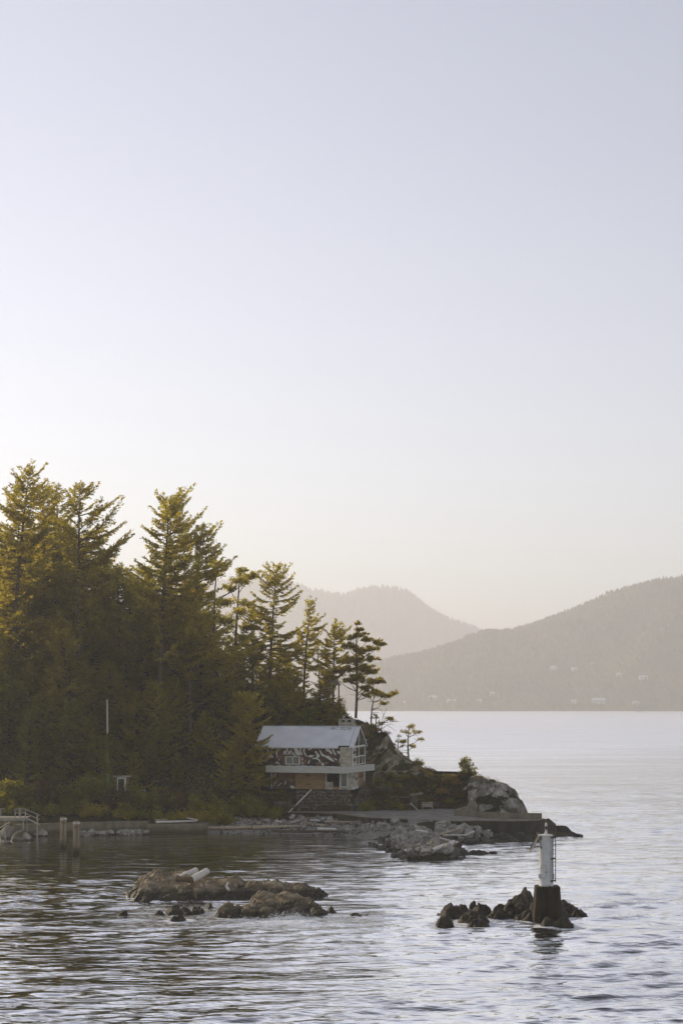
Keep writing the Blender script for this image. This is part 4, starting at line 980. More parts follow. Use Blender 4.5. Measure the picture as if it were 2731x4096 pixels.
# ivy covered pole: bare snag above, green sleeve below
o = empty('ivy_covered_snag', (X_(432, 183.0), 183.0, gz_(X_(432, 183.0), 183.0)))
zt = Z_(2798, 183.0) - o.location.z
MB().tube([(0, 0, -.3), (0, 0, zt * .5), (-.07, 0, zt)], [.20, .15, .09], 8).build('trunk', MAT['snag'], o, True)
r = np.random.RandomState(77); n = 2600
h = zt * (0.68 * r.rand(n)); rr = (0.18 + 0.85 * (1 - h / (zt * .70)) ** 0.8 * (0.75 + 0.25 * np.sin(h * 2.3))) * np.sqrt(r.uniform(0.25, 1, n)); a = r.uniform(0, 6.28, n)
C = np.stack([rr * np.cos(a), rr * np.sin(a), h + .05], 1); D = _norm(r.normal(size=(n, 3)) + np.array([0, 0, -.4])); hl = .13 * r.uniform(.6, 1.4, n)
V, F = _quads(C, D, _perp(D, r), hl, hl * .6)
link('ivy', np_mesh('ivy', V, F, MAT['ivy']), o)
tag(o, 'bare pale pole of a dead tree, lower half wrapped in bright ivy', 'dead tree')

# undergrowth carpet over the slopes
r = np.random.RandomState(9); n = 52000
ux = r.uniform(-52, 24, n); uy = r.uniform(178, 213, n); uz = ground_h(ux, uy)
bx_ = CX + ux / uy * FPX
ok = (uz > 2.15) & ~((ux > -13.6) & (ux < 5.6) & (uy > 183) & (uy < 198.2))
rockm = bluff_fn(ux, uy)[1] * 1.0
sl = slope_fn(ux, uy)[1]
ok &= (rockm < 0.35) & ((sl < 0.3) | (r.rand(n) < 0.07)) & ~((ux > -8) & (uy < 187.2))
ux, uy, uz = ux[ok], uy[ok], uz[ok]; n = len(ux)
C = np.stack([ux, uy, uz + r.uniform(0, .38, n) ** 1.2], 1); D = _norm(r.normal(size=(n, 3)) + np.array([0, 0, .7])); hl = .14 * r.uniform(.6, 1.5, n)
V, F = _quads(C, D, _perp(D, r), hl, hl * .55)
mi = (fbm(ux * .16 + 3, uy * .16, o=3) + r.normal(size=n) * .22 > .12).astype(int)
me = np_mesh('undergrowth', V, F, None, False, mi, [MAT['shrub'], MAT['shrub_brown']])
tag(link('undergrowth', me), 'low tangled undergrowth carpeting the headland slopes', 'undergrowth', kind='stuff')
# dry grass catching the light along the knoll's edge
n = 5200; ux = r.uniform(10.5, 19.5, n); uy = r.uniform(195.8, 200.5, n); uz = ground_h(ux, uy); ok = (uz > 4.6) & (fbm(ux * .5, uy * .5) > -.15); ux, uy, uz = ux[ok], uy[ok], uz[ok]; n = len(ux)
C = np.stack([ux, uy, uz + .16], 1); D = _norm(r.normal(size=(n, 3)) * .5 + np.array([0, 0, 1.0])); hl = .2 * r.uniform(.5, 1.3, n)
V, F = _quads(C, D, _perp(D, r), hl, hl * .12)
tag(link('dry_grass', np_mesh('dry_grass', V, F, MAT['grass'])), 'sunlit dry grass along the top of the knoll', 'grass', kind='stuff')
# ------------------------------------------------------------------ derelict house
R13 = math.radians(-13.0)
HO = (1.418, 186.99, 4.75)
# house materials
t = NT('corrugated_metal'); v = t.coord('Object'); n1 = t.noise(v, 0.6, 5); n2 = t.noise(v, 6.0, 5, .7)
c = t.ramp(n1, [(0.3, (0.56, 0.555, 0.56)), (0.7, (0.68, 0.675, 0.68))]); c = t.mix(t.ramp(n2, [(0.66, 0.0), (0.74, 0.55)]), c, (0.22, 0.19, 0.15))
t.col(c); t.rough(0.42); t.b.inputs['Metallic'].default_value = 0.05; t.spec(0.5)
MAT['metal_roof'] = t.m
MAT['maroon'] = M_flat('maroon_wall', (0.085, 0.045, 0.028), 0.85, 0.45, 1.4, bump=0.2)
MAT['graf_white'] = M_flat('white_spray_paint', (0.58, 0.56, 0.50), 0.8, 0.25, 4.0)
MAT['graf_dark'] = M_flat('black_spray_paint', (0.025, 0.018, 0.014), 0.8, 0.4, 4.0)
MAT['graf_green'] = M_flat('green_spray_paint', (0.11, 0.13, 0.035), 0.8, 0.4, 3.0)
MAT['graf_brown'] = M_flat('brown_spray_paint', (0.19, 0.10, 0.05), 0.85, 0.4, 3.0)
MAT['plywood'] = M_flat('weathered_plywood', (0.33, 0.20, 0.095), 0.9, 0.3, 1.2, stretch=(1, 1, 4))
MAT['dark_board'] = M_flat('dark_brown_board', (0.17, 0.10, 0.05), 0.9, 0.35, 1.5)
MAT['white_board'] = M_flat('dirty_white_board', (0.44, 0.40, 0.31), 0.85, 0.45, 1.6)
MAT['fascia'] = M_flat('painted_board', (0.52, 0.50, 0.44), 0.8, 0.22, 1.5, stretch=(0.5, 5, 5), bump=0.15)
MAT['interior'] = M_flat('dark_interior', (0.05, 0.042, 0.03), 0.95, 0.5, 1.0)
MAT['glassy'] = M_flat('dusty_glass', (0.03, 0.035, 0.03), 0.15, 0.3, 2.0, spec=0.6)
MAT['membrane'] = M_flat('torn_white_membrane', (0.66, 0.65, 0.62), 0.8, 0.2, 2.0)

H = tag(empty('derelict_house', HO, R13), 'derelict two storey house with graffiti and a pale metal roof above the stone wall', 'house')
def hp(name, mats, mb, parent=None, bevel=0.0, smooth=False): return mb.build(name, mats, parent or H, smooth, bevel=bevel)
L0, D0 = -13.0, 8.0
# lower storey shell
hp('wall', MAT['maroon'], MB().span((-11.6, .10, 0), (-7.75, .28, 2.3)))
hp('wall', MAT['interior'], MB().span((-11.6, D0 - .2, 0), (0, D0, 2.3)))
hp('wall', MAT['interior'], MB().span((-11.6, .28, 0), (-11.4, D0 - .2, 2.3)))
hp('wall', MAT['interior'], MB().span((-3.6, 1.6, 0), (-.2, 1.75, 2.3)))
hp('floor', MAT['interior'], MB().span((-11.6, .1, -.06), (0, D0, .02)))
for a, b, nm, m_ in ((-10.1, -7.72, 'dark_board_panel', 'dark_board'),):
    hp('board_panel', MAT[m_], MB().span((a, .03, 1.05), (b, .095, 2.28)))
for a, b in ((-7.70, -6.42), (-6.405, -5.10), (-5.085, -3.62)):
    hp('plywood_panel', MAT['plywood'], MB().span((a, .02, .0), (b, .10, 2.28)), bevel=.01)
for u, w in ((-11.0, .12), (-3.5, .10), (-1.62, .16), (-.62, .10)):
    hp('post', MAT['white_wood'], MB().span((u - w / 2, -.12, 0), (u + w / 2, 0, 2.26)))
hp('low_panel', MAT['white_board'], MB().span((-3.42, .02, 0), (-2.62, .08, 1.0)))
hp('low_panel', MAT['plywood'], MB().span((-2.6, .03, 0), (-1.72, .09, .38)))
hp('window_frame', MAT['white_wood'], MB().span((-1.5, .0, .34), (-.72, .08, .44)).span((-1.5, .0, 2.14), (-.72, .08, 2.24)).span((-1.5, 0, .44), (-1.44, .08, 2.14)).span((-.78, 0, .44), (-.72, .08, 2.14)))
hp('pane', MAT['glassy'], MB().span((-1.44, .03, .44), (-.78, .05, 2.14)))
hp('low_panel', MAT['grey_wood'], MB().span((-1.5, .02, 0), (-.72, .07, .335)))
hp('white_panel', MAT['white_board'], MB().span((-.55, 0.0, 0), (-.02, .09, 2.26)))
# right end, lower: boards with a gap, post
for v0, v1, m_ in ((.12, 1.5, 'white_board'), (1.52, 3.5, 'white_board'), (3.7, 7.3, 'plywood')):
    hp('board_panel', MAT[m_], MB().span((-.09, v0, .0), (0, v1, 2.26)))
hp('post', MAT['white_wood'], MB().span((-.10, 7.75, 0), (.06, 7.9, 2.26)))
hp('post', MAT['grey_wood'], MB().span((-.06, 3.52, 0), (.06, 3.68, 2.26)))
for u, v, s in ((.03, .5, .34), (.03, 1.15, .25), (.03, 2.2, .42), (.03, 3.1, .3)):
    hp('torn_sheet', MAT['membrane'], MB().box((u, v, s * .6), (.03, .45, s * 1.2)))
# balcony
deck = [(-11.3, -1.8), (-.35, -2.74), (1.5, 7.0), (.02, 7.3), (-.02, 0.02), (-11.3, 0.02)]
hp('deck', MAT['grey_wood'], MB().prism([(x * .985 if y < -1 else x - .03 * (x > 1), y + .09 if y < 0 else y) for x, y in deck], 2.42, 3.06))
def edge_boards(a, b, zs, out):
    for (z0, z1) in zs:
        m = MB(); d = Vector((b[0] - a[0], b[1] - a[1], 0)); n = Vector((d.y, -d.x, 0)).normalized() * out
        ang = math.atan2(d.y, d.x)
        m.box(((a[0] + b[0]) / 2 + n.x, (a[1] + b[1]) / 2 + n.y, (z0 + z1) / 2), (d.length, .05, z1 - z0 - .014), rz=ang)
        hp('fascia_board', MAT['fascia'], m)
zs = [(2.27 + i * .176, 2.27 + (i + 1) * .176) for i in range(5)]
edge_boards(deck[0], deck[1], zs, .0); edge_boards(deck[1], deck[2], zs, .03)
edge_boards((-11.3, -.05), deck[0], zs, .0)
rr = random.Random(3)
for i in range(16):
    u = -11.0 + i * .68 + rr.uniform(-.2, .2); v = -1.75 - (u + 11.3) / 10.95 * .94 + rr.uniform(.15, 1.2)
    m = MB(); w = rr.uniform(.4, 1.1); d_ = rr.uniform(.25, .6)
    m.box((u, v, 3.085 + rr.uniform(0, .05)), (w, d_, .03), R=Matrix.Rotation(rr.uniform(-.3, .3), 3, 'Z') @ Matrix.Rotation(rr.uniform(-.15, .15), 3, 'Y') @ Matrix.Rotation(rr.uniform(-.12, .12), 3, 'X'))
    hp('membrane_scrap', MAT['membrane'], m)
# upper storey shell with the window hole
Z0, Z1 = 3.1, 5.62
wa, wb, wz0, wz1 = -9.05, -7.15, 3.28, 4.30
GWALL = hp('graffiti_wall', MAT['maroon'], MB().span((L0, .0, Z0), (wa, .16, Z1)).span((wb, .0, Z0), (-1.62, .16, Z1)).span((wa, .0, Z0), (wb, .16, wz0)).span((wa, .0, wz1), (wb, .16, Z1)))
GWALL['label'] = 'maroon wall covered in white and black graffiti'
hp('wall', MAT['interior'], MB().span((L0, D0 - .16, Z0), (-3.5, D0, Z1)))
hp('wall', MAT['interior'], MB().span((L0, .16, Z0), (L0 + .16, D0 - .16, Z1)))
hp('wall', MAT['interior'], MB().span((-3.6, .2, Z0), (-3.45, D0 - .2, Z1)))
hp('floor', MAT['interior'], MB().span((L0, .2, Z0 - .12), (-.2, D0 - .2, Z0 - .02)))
wf = hp('window_frame', MAT['white_wood'], MB().span((wa - .04, -.05, wz0 - .02), (wb + .04, .05, wz0 + .07)).span((wa - .04, -.05, wz1 - .07), (wb + .04, .05, wz1 + .02)).span((wa - .05, -.04, wz0 + .07), (wa + .09, .05, wz1 - .07)).span((wb - .09, -.04, wz0 + .07), (wb + .05, .05, wz1 - .07)))
hp('mullion', MAT['white_wood'], MB().span((-8.13, -.03, wz0 + .07), (-8.04, .05, wz1 - .07)), wf)
for a, b in ((wa + .09, -8.13), (-8.04, wb - .09)):
    hp('pane', MAT['glassy'], MB().span((a, .06, wz0 + .07), (b, .08, wz1 - .07)), wf)
for a, b in ((wa - .35, wa - .06), (wb + .06, wb + .32)):
    hp('window_trim', MAT['dark_board'], MB().span((a, -.03, wz0 - .05), (b, -.002, wz1 + .1)))
# white boarded bay under the notch in the eave
for a, b in ((-1.60, -1.12), (-1.10, -.62), (-.60, -.14)):
    hp('bay_board', MAT['white_board'], MB().span((a, -.10, Z0), (b, -.02, 5.62)))
# open frame of the right end
def rail(z, v0, v1, w=.1, h=.13): hp('rail', MAT['white_wood'], MB().span((-.06, v0, z - h / 2), (.06, v1, z + h / 2)))
for v0, w, z1 in ((.0, .14, 5.6), (4.0, .12, 8.05), (7.86, .14, 5.6)):
    hp('corner_post', MAT['white_wood'], MB().span((-.07, v0, Z0), (.07, v0 + w, z1)))
rail(5.62, -.3, 8.3, .12, .24); rail(4.28, .14, 7.86); rail(3.2, .14, 7.86, h=.10)
for v0 in (2.6, 6.2):
    hp('short_post', MAT['white_wood'], MB().span((-.05, v0, 3.25), (.05, v0 + .1, 4.21)))
hp('board_panel', MAT['white_board'], MB().span((-.04, .3, 3.25), (.0, 2.3, 5.45)))
# roof: corrugated sheets, front slope with the notch over the bay
def roof_sheet(u0, u1, v0, z0, v1, z1, nm, parent=H):
    us = np.arange(u0, u1 + 1e-6, .155 / 4); vs = np.linspace(0, 1, 5)
    UU, TT = np.meshgrid(us, vs); nrm = np.array([-(z1 - z0), (v1 - v0)]); nrm = nrm / np.linalg.norm(nrm) * (1 if v1 > v0 else -1)
    c = .022 * np.cos(UU * 2 * math.pi / .155) + .008 * np.sin(TT * 30 + UU)
    VV = v0 + (v1 - v0) * TT + nrm[0] * c; ZZ = z0 + (z1 - z0) * TT + nrm[1] * c
    ny, nx = UU.shape; V = np.concatenate([np.stack([UU, VV, ZZ], -1).reshape(-1, 3), np.stack([UU, VV - nrm[0] * .012, ZZ - nrm[1] * .012], -1).reshape(-1, 3)])
    idx = np.arange(ny * nx).reshape(ny, nx); F = np.stack([idx[:-1, :-1], idx[:-1, 1:], idx[1:, 1:], idx[1:, :-1]], -1).reshape(-1, 4)
    F = np.concatenate([F, F[:, ::-1] + ny * nx])
    return link(nm, np_mesh(nm, V, F, MAT['metal_roof'], True), parent)
RZ0, RZ1, RM = 5.55, 8.30, 4.0
sl = (RZ1 - RZ0) / (RM + .45)
RF = empty('roof', (0, 0, 0)); RF.parent = H
us = -13.3
k = 0
while us < -1.9:
    ue = min(us + 1.55, -1.78); roof_sheet(us, ue, -.45, RZ0 + .002 * (k % 2), RM, RZ1 + .002 * (k % 2), 'roof_sheet', RF); us = ue; k += 1
roof_sheet(-1.78, -.40, -.02, RZ0 + .43 * sl, RM, RZ1, 'roof_sheet', RF)
roof_sheet(-.39, .25, -.45, RZ0, RM, RZ1 + .006, 'roof_sheet', RF)
for i in range(5): roof_sheet(-13.3 + i * 2.71, -13.3 + (i + 1) * 2.71 - .01, RM * 2 + .45, RZ0, RM, RZ1, 'roof_sheet', RF)
hp('ridge_cap', MAT['metal_roof'], MB().beam((-13.32, RM, RZ1 + .03), (.27, RM, RZ1 + .03), .26, .03), RF)
hp('gutter', MAT['white_wood'], MB().span((-13.3, -.53, RZ0 - .12), (-1.80, -.43, RZ0 - .02)), RF)
hp('notch_flashing', MAT['graf_dark'], MB().span((-1.80, -.10, RZ0 + .12), (-.38, -.04, RZ0 + .24)).span((-1.82, -.44, RZ0 - .06), (-1.76, -.04, RZ0 + .16)), RF)
for (va, za), (vb, zb) in (((-.45, RZ0 - .10), (RM, RZ1 - .10)), ((RM * 2 + .45, RZ0 - .10), (RM, RZ1 - .10))):
    hp('bargeboard', MAT['white_wood'], MB().beam((.22, va, za), (.22, vb, zb), .06, .20), RF)
hp('gable_lining', MAT['interior'], MB()._add([(-.5, 0.2, 5.6), (-.5, 7.8, 5.6), (-.5, RM, 8.05), (-.6, 0.2, 5.6), (-.6, 7.8, 5.6), (-.6, RM, 8.05)], [(0, 1, 2), (5, 4, 3), (0, 3, 4, 1), (1, 4, 5, 2), (2, 5, 3, 0)]), RF)
# chimney of stone blocks
CH = empty('chimney', (0, 0, 0)); CH.parent = H
hp('core', MAT['mortar'], MB().span((-2.95, 4.75, 6.6), (-.85, 5.85, 8.78)), CH)
rr = random.Random(8)
for row in range(5):
    u = -2.98; z0 = 7.0 + row * .36
    while u < -.9:
        w_ = min(rr.uniform(.32, .6), -.82 - u)
        hp('stone', MAT['chimney_stone'], MB().span((u + .012, 4.70 - rr.uniform(0, .03), z0 + .01), (u + w_ - .012, 4.82, z0 + .35)), CH, bevel=.03)
        u += w_
for v0 in (4.9, 5.35):
    for row in range(5): hp('stone', MAT['chimney_stone'], MB().span((-.86, v0, 7.01 + row * .36), (-.80 + .02 * (row % 2), v0 + .43, 7.35 + row * .36)), CH, bevel=.02)
for u0 in (-2.96, -2.12, -1.25): hp('pier', MAT['chimney_stone'], MB().span((u0, 4.74, 8.80), (u0 + .36, 5.8, 9.16)), CH)
hp('cap', MAT['chimney_stone'], MB().span((-3.0, 4.70, 9.16), (-.8, 5.88, 9.27)), CH)
hp('flue', MAT['lampwhite'], MB().lathe([(.08, 0), (.08, .30), (.17, .32), (.17, .36), (.05, .45), (.0, .46)], 12, (-2.35, 5.2, 9.27)), CH, smooth=True)
# graffiti: flat paint just proud of the wall, traced from the photograph (zoomed wall coordinates)
def wu(xz): return ((1000 + xz / 3.015) - 1408.6) / 29.25
def wzv(yz): return 5.60 - (yz - 420) / 205.0 * 2.45
GW = [[(90,440),(108,432),(140,470),(165,482),(182,520),(168,542),(120,528),(92,540),(90,505),(122,506),(138,496),(118,470)], [(82,540),(96,535),(92,575),(120,592),(150,615),(120,612),(84,592)],
 [(178,428),(230,455),(238,490),(282,520),(285,545),(245,532),(222,545),(195,535),(235,520),(222,470)], [(300,450),(345,425),(382,432),(350,470),(326,492),(350,560),(318,520)], [(322,578),(350,596),(375,618),(345,610),(330,596),(300,620),(310,600)],
 [(400,488),(420,455),(445,468),(440,490),(415,498)], [(432,440),(470,430),(455,470),(480,475),(505,440),(500,492),(460,490)], [(505,455),(530,490),(565,526),(535,522),(512,490)], [(520,430),(560,425),(600,470),(618,520),(590,510),(575,520),(545,470)],
 [(392,498),(470,495),(530,498),(500,505),(400,506)], [(600,425),(625,428),(618,470),(640,500),(628,520),(606,480)], [(640,450),(668,428),(660,480),(680,500),(700,535),(676,520),(650,490)], [(625,520),(650,560),(628,572),(640,600),(662,618),(626,610)],
 [(698,520),(735,508),(780,512),(760,530),(720,538)], [(780,470),(805,462),(815,490),(838,500),(845,530),(815,545),(800,520),(812,505)], [(835,440),(862,470),(880,500),(915,508),(905,528),(870,522),(845,480)], [(905,440),(940,425),(965,470),(1000,480),(985,505),(950,470),(925,470)],
 [(895,520),(940,512),(975,530),(1025,580),(1000,582),(960,560),(930,545)], [(985,440),(1010,435),(1020,470),(1045,500),(1030,515),(1005,480)], [(1040,470),(1062,462),(1092,468),(1085,500),(1060,492),(1058,480)], [(1080,540),(1092,535),(1088,575),(1060,600),(1078,570)],
 [(868,585),(890,600),(905,625),(860,624)], [(750,545),(800,535),(838,552),(858,585),(848,605),(835,570),(800,552),(760,556)], [(700,600),(715,570),(735,555),(722,585),(712,612)], [(190,545),(225,548),(212,560),(185,600),(172,580)], [(255,432),(300,428),(280,450),(262,448)], [(352,545),(365,560),(360,580),(348,566)],
 [(700,450),(730,430),(768,432),(745,445),(715,460)], [(550,470),(572,500),(566,512),(545,485)], [(128,500),(150,505),(160,525),(140,520)], [(1005,540),(1040,545),(1060,570),(1030,560)], [(945,440),(960,435),(985,470),(975,478)]]
GB = [[(115,545),(150,540),(200,560),(215,600),(190,622),(120,590)], [(215,560),(270,540),(318,560),(328,600),(290,622),(225,620)], [(250,440),(300,455),(330,520),(310,545),(280,500)], [(690,560),(740,555),(840,560),(855,600),(820,624),(700,622)], [(890,560),(950,570),(1040,590),(1060,605),(1030,626),(900,624)], [(660,450),(700,470),(770,470),(780,505),(700,510)], [(440,430),(500,428),(480,450)], [(860,430),(900,430),(890,465),(872,462)]]
GG = [[(88,455),(104,468),(100,505),(88,520)], [(1070,425),(1096,425),(1096,470),(1080,462)], [(1090,500),(1098,500),(1098,620),(1062,625),(1085,590)], [(345,430),(365,445),(350,470),(335,455)], [(755,515),(775,520),(765,540),(745,535)], [(300,600),(325,590),(318,620)]]
GR = [[(130,550),(190,560),(180,600),(140,590)], [(360,500),(398,510),(390,560),(350,540)], [(640,560),(690,570),(670,610),(640,600)], [(800,580),(850,600),(830,620),(790,610)], [(895,580),(960,585),(930,610),(900,610)], [(480,430),(520,440),(505,470)]]
def paint(name, polys, mat, dv, fu, fz, lab=None, smooth_it=True):
    m = MB()
    for q, poly in enumerate(polys):
        P2 = [(fu(a), fz(b)) for a, b in poly]
        if smooth_it:
            for _ in range(2):
                P2 = [pt for i in range(len(P2)) for pt in ((P2[i][0] * .75 + P2[(i + 1) % len(P2)][0] * .25, P2[i][1] * .75 + P2[(i + 1) % len(P2)][1] * .25), (P2[i][0] * .25 + P2[(i + 1) % len(P2)][0] * .75, P2[i][1] * .25 + P2[(i + 1) % len(P2)][1] * .75))]
        from mathutils.geometry import tessellate_polygon
        vs = [Vector((a, 0, b)) for a, b in P2]
        m._add([(a, dv - .0004 * q, b) for a, b in P2], [tuple(reversed(tr)) for tr in tessellate_polygon([vs])])
    return hp('graffiti', mat, m, GWALL)
paint('graffiti', GB, MAT['graf_dark'], -.004, wu, wzv); paint('graffiti', GR, MAT['graf_brown'], -.006, wu, wzv); paint('graffiti', GG, MAT['graf_green'], -.009, wu, wzv); paint('graffiti', GW, MAT['graf_white'], -.014, wu, wzv)
def lzv(yz): return 2.27 - (yz - 738) / 215.0 * 2.27
paint('graffiti', [[(275,905),(300,860),(330,845),(362,850),(330,870),(310,890),(285,925)], [(325,930),(350,890),(390,865),(380,890),(345,915)], [(410,900),(425,850),(442,848),(436,880),(418,905)], [(485,850),(520,848),(495,865)], [(480,915),(510,905),(545,930),(540,950),(500,945),(485,930)]], MAT['graf_white'], .090, wu, lzv)
paint('graffiti', [[(272,800),(300,770),(326,755),(322,775),(290,800),(274,830)]], MAT['graf_white'], .088, wu, lzv)
def write(txt, u, z, size, v, mat, rot=0.0):
    cu = bpy.data.curves.new('t', 'FONT'); cu.body = txt; cu.size = size; cu.offset = .006
    tmp = bpy.data.objects.new('t', cu); me = bpy.data.meshes.new_from_object(tmp); bpy.data.objects.remove(tmp)
    me.materials.clear(); me.materials.append(mat)
    o = link('scrawl', me, H, (u, v, z), (math.pi / 2, 0, 0)); return o
for txt, xz, yz, s in (('MOR', 678, 795, .30), ('Fuck', 678, 900, .36), ('AF', 512, 820, .34)):
    write(txt, wu(xz), lzv(yz), s, .014 if xz > 560 else .02, MAT['graf_dark'])
def scribble(u, z, w_, h_, v, mat, seed, side=False):
    # looping pen line, not letters: the photograph's small scrawls cannot be read
    q = random.Random(seed); n = max(6, int(w_ / .09)); pts = []
    for i in range(n + 1):
        a = u + w_ * i / n + q.uniform(-.03, .03); b = z + h_ * (0.5 + 0.5 * math.sin(i * 2.2 + q.uniform(-.8, .8))) + q.uniform(-.04, .04)
        pts.append((v, a, b) if side else (a, v, b))
    hp('scrawl', mat, MB().tube(pts, .013, 4, cap=False))
for i, (xz, yz, w_, h_) in enumerate(((575, 828, 1.0, .16), (778, 830, 1.1, .28), (570, 868, .8, .12), (572, 895, .7, .12), (785, 905, 1.0, .18), (690, 930, .5, .18), (340, 800, 1.6, .2))):
    scribble(wu(xz), lzv(yz), w_, h_, .012 if xz > 560 else .018, MAT['graf_dark'], i)
for i, (u, z, w_, h_, v) in enumerate(((-1.5, 4.7, .9, .3, -.11), (-1.52, 4.25, .95, .28, -.11), (-1.5, 3.8, .9, .3, -.11), (-1.45, 3.4, .8, .25, -.11), (-3.3, .4, .6, .3, .01), (-2.4, 1.3, .6, .6, 1.58))):
    scribble(u, z, w_, h_, v, MAT['graf_brown'] if v < 1 else MAT['graf_white'], 40 + i)
for i, (vv, z, w_, h_) in enumerate(((.3, 1.4, 1.0, .6), (1.7, 1.1, 1.5, .5), (4.2, 1.3, 2.2, .5), (.5, 4.6, 1.6, .5), (.5, 3.6, 1.6, .6))):
    scribble(vv, z, w_, h_, .012, MAT['graf_dark'], 60 + i, True)
# thin outline tag on the roof
m = MB(); rs0 = math.atan2(RZ1 - RZ0, RM + .45)
def on_roof(u, sdist): return (u, RM - sdist * math.cos(rs0) , RZ1 - sdist * math.sin(rs0) + .05)
def loop(cu, cs, a, b, a0=0, a1=6.28, n=18): return [on_roof(cu + a * math.cos(a0 + (a1 - a0) * i / n), cs + b * math.sin(a0 + (a1 - a0) * i / n)) for i in range(n + 1)]
for pts in (loop(-3.45, .62, .24, .30), [on_roof(-3.7, .62), on_roof(-3.2, .62)], loop(-2.85, .62, .26, .3, .6, 5.7), [on_roof(-2.5, .4), on_roof(-2.1, .4), on_roof(-2.45, .9), on_roof(-2.0, .9)], loop(-1.75, .62, .26, .3, .6, 5.7), loop(-1.15, .62, .26, .30), [on_roof(-1.4, .62), on_roof(-.9, .62)]):
    m.tube(pts, .022, 4, cap=False)
hp('roof_tag', MAT['graf_green'], m, RF)

# ------------------------------------------------------------------ annex left of the house
A = tag(empty('annex', (X_(970, 189.5), 189.5, 4.4), math.radians(-6)), 'low derelict annex with a flat porch roof left of the house', 'building')
def ap(name, mat, mb): return mb.build(name, mat, A)
ap('roof', MAT['dark_board'], MB().span((-2.3, -.6, 2.95), (2.6, 3.4, 3.10)))
ap('fascia_board', MAT['grey_wood'], MB().span((-2.35, -.68, 2.86), (2.65, -.60, 3.14)))
ap('fascia_board', MAT['grey_wood'], MB().span((-2.35, -.68, 2.60), (2.65, -.62, 2.84)))
ap('wall', MAT['white_board'], MB().span((-2.1, .3, 0), (-.45, .45, 2.6)).span((.28, .3, 0), (2.3, .45, 2.6)).span((-.45, .3, 2.1), (.28, .45, 2.6)))
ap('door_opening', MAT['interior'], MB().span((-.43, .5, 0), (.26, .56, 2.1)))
ap('door_frame', MAT['white_wood'], MB().span((-.53, .22, 0), (-.45, .298, 2.15)).span((.28, .22, 0), (.36, .298, 2.15)).span((-.45, .22, 2.08), (.28, .298, 2.18)))
for u in (-2.2, 2.45): ap('post', MAT['grey_wood'], MB().span((u - .06, -.6, 0), (u + .06, -.48, 2.6)))
for u in (-2.2, -1.2): ap('upper_post', MAT['grey_wood'], MB().span((u - .05, 1.0, 3.1), (u + .05, 1.1, 5.2)))
ap('broken_gutter', MAT['white_wood'], MB().beam((-3.6, -1.0, .95), (-1.35, -1.0, .98), .06, .06).beam((-1.35, -1.0, .98), (-1.1, -1.0, 1.5), .06, .06).beam((-1.1, -1.0, 1.5), (-.85, -1.0, 1.05), .06, .06))

# small shed with a white door frame, and its rail
S = tag(empty('garden_shed', (X_(485, 185.5), 185.5, 3.55)), 'tiny overgrown shed with a white door frame among the trees', 'shed')
sz0 = gz_(X_(485, 185.5), 185.5); S.location.z = sz0 - .1
top = Z_(3105, 185.5) - S.location.z
MB().span((-.95, .08, 0), (1.05, 1.8, top - .1)).build('wall', MAT['dark_board'], S)
MB().span((-1.1, -.25, top - .1), (1.25, 2.0, top + .02)).build('roof', MAT['grey_wood'], S)
MB().span((-.52, -.02, top - 2.1), (-.40, .07, top - .35)).span((.42, -.02, top - 2.6), (.66, .07, top - .35)).span((-.52, -.02, top - .35), (.66, .07, top - .16)).build('door_frame', MAT['white_wood'], S)
MB().span((-.40, .02, 0), (.42, .075, top - .35)).build('doorway', MAT['interior'], S)
Rl = tag(empty('wooden_railing', (X_(540, 184.8), 184.8, gz_(X_(540, 184.8), 184.8))), 'short weathered white railing to the right of the garden shed', 'railing')
rt = Z_(3160, 184.8) - Rl.location.z
MB().beam((-1.3, 0, rt), (1.35, 0, rt - .03), .08, .10).build('top_rail', MAT['white_wood'], Rl)
MB().beam((-1.15, 0, rt - .45), (.2, 0, rt - .47), .06, .14).build('lower_rail', MAT['white_wood'], Rl)
for u in (-1.2, -.55, .15, 1.3): MB().span((u - .05, .03, -.2), (u + .05, .12, rt)).build('post', MAT['grey_wood'], Rl)

# garden pavilion on the ridge
PV = tag(empty('garden_pavilion', (X_(1318, 209), 209, 0)), 'small hip roofed pavilion on posts half hidden by trees on the ridge', 'pavilion')
zf = Z_(2812, 209); zr = Z_(2738, 209); za = Z_(2683, 209); PV.location.z = zf
a = 1.65
MB()._add([(-a, -a, zr - zf), (a, -a, zr - zf), (a, a, zr - zf), (-a, a, zr - zf), (-.25, 0, za - zf), (.25, 0, za - zf), (-a, -a, zr - zf - .12), (a, -a, zr - zf - .12), (a, a, zr - zf - .12), (-a, a, zr - zf - .12)],
  [(0, 1, 5, 4), (1, 2, 5), (2, 3, 4, 5), (3, 0, 4), (0, 6, 7, 1), (1, 7, 8, 2), (2, 8, 9, 3), (3, 9, 6, 0), (9, 8, 7, 6)]).build('roof', MAT['grey_wood'], PV)
for sx in (-1, -.35, .35, 1):
    for sy in (-1, 1): MB().span((sx * 1.35 - .09, sy * 1.35 - .09, -1.5), (sx * 1.35 + .09, sy * 1.35 + .09, zr - zf - .12)).build('post', MAT['trunk'], PV)
MB().span((-1.6, -1.6, -.15), (1.6, 1.6, .0)).build('floor', MAT['grey_wood'], PV)

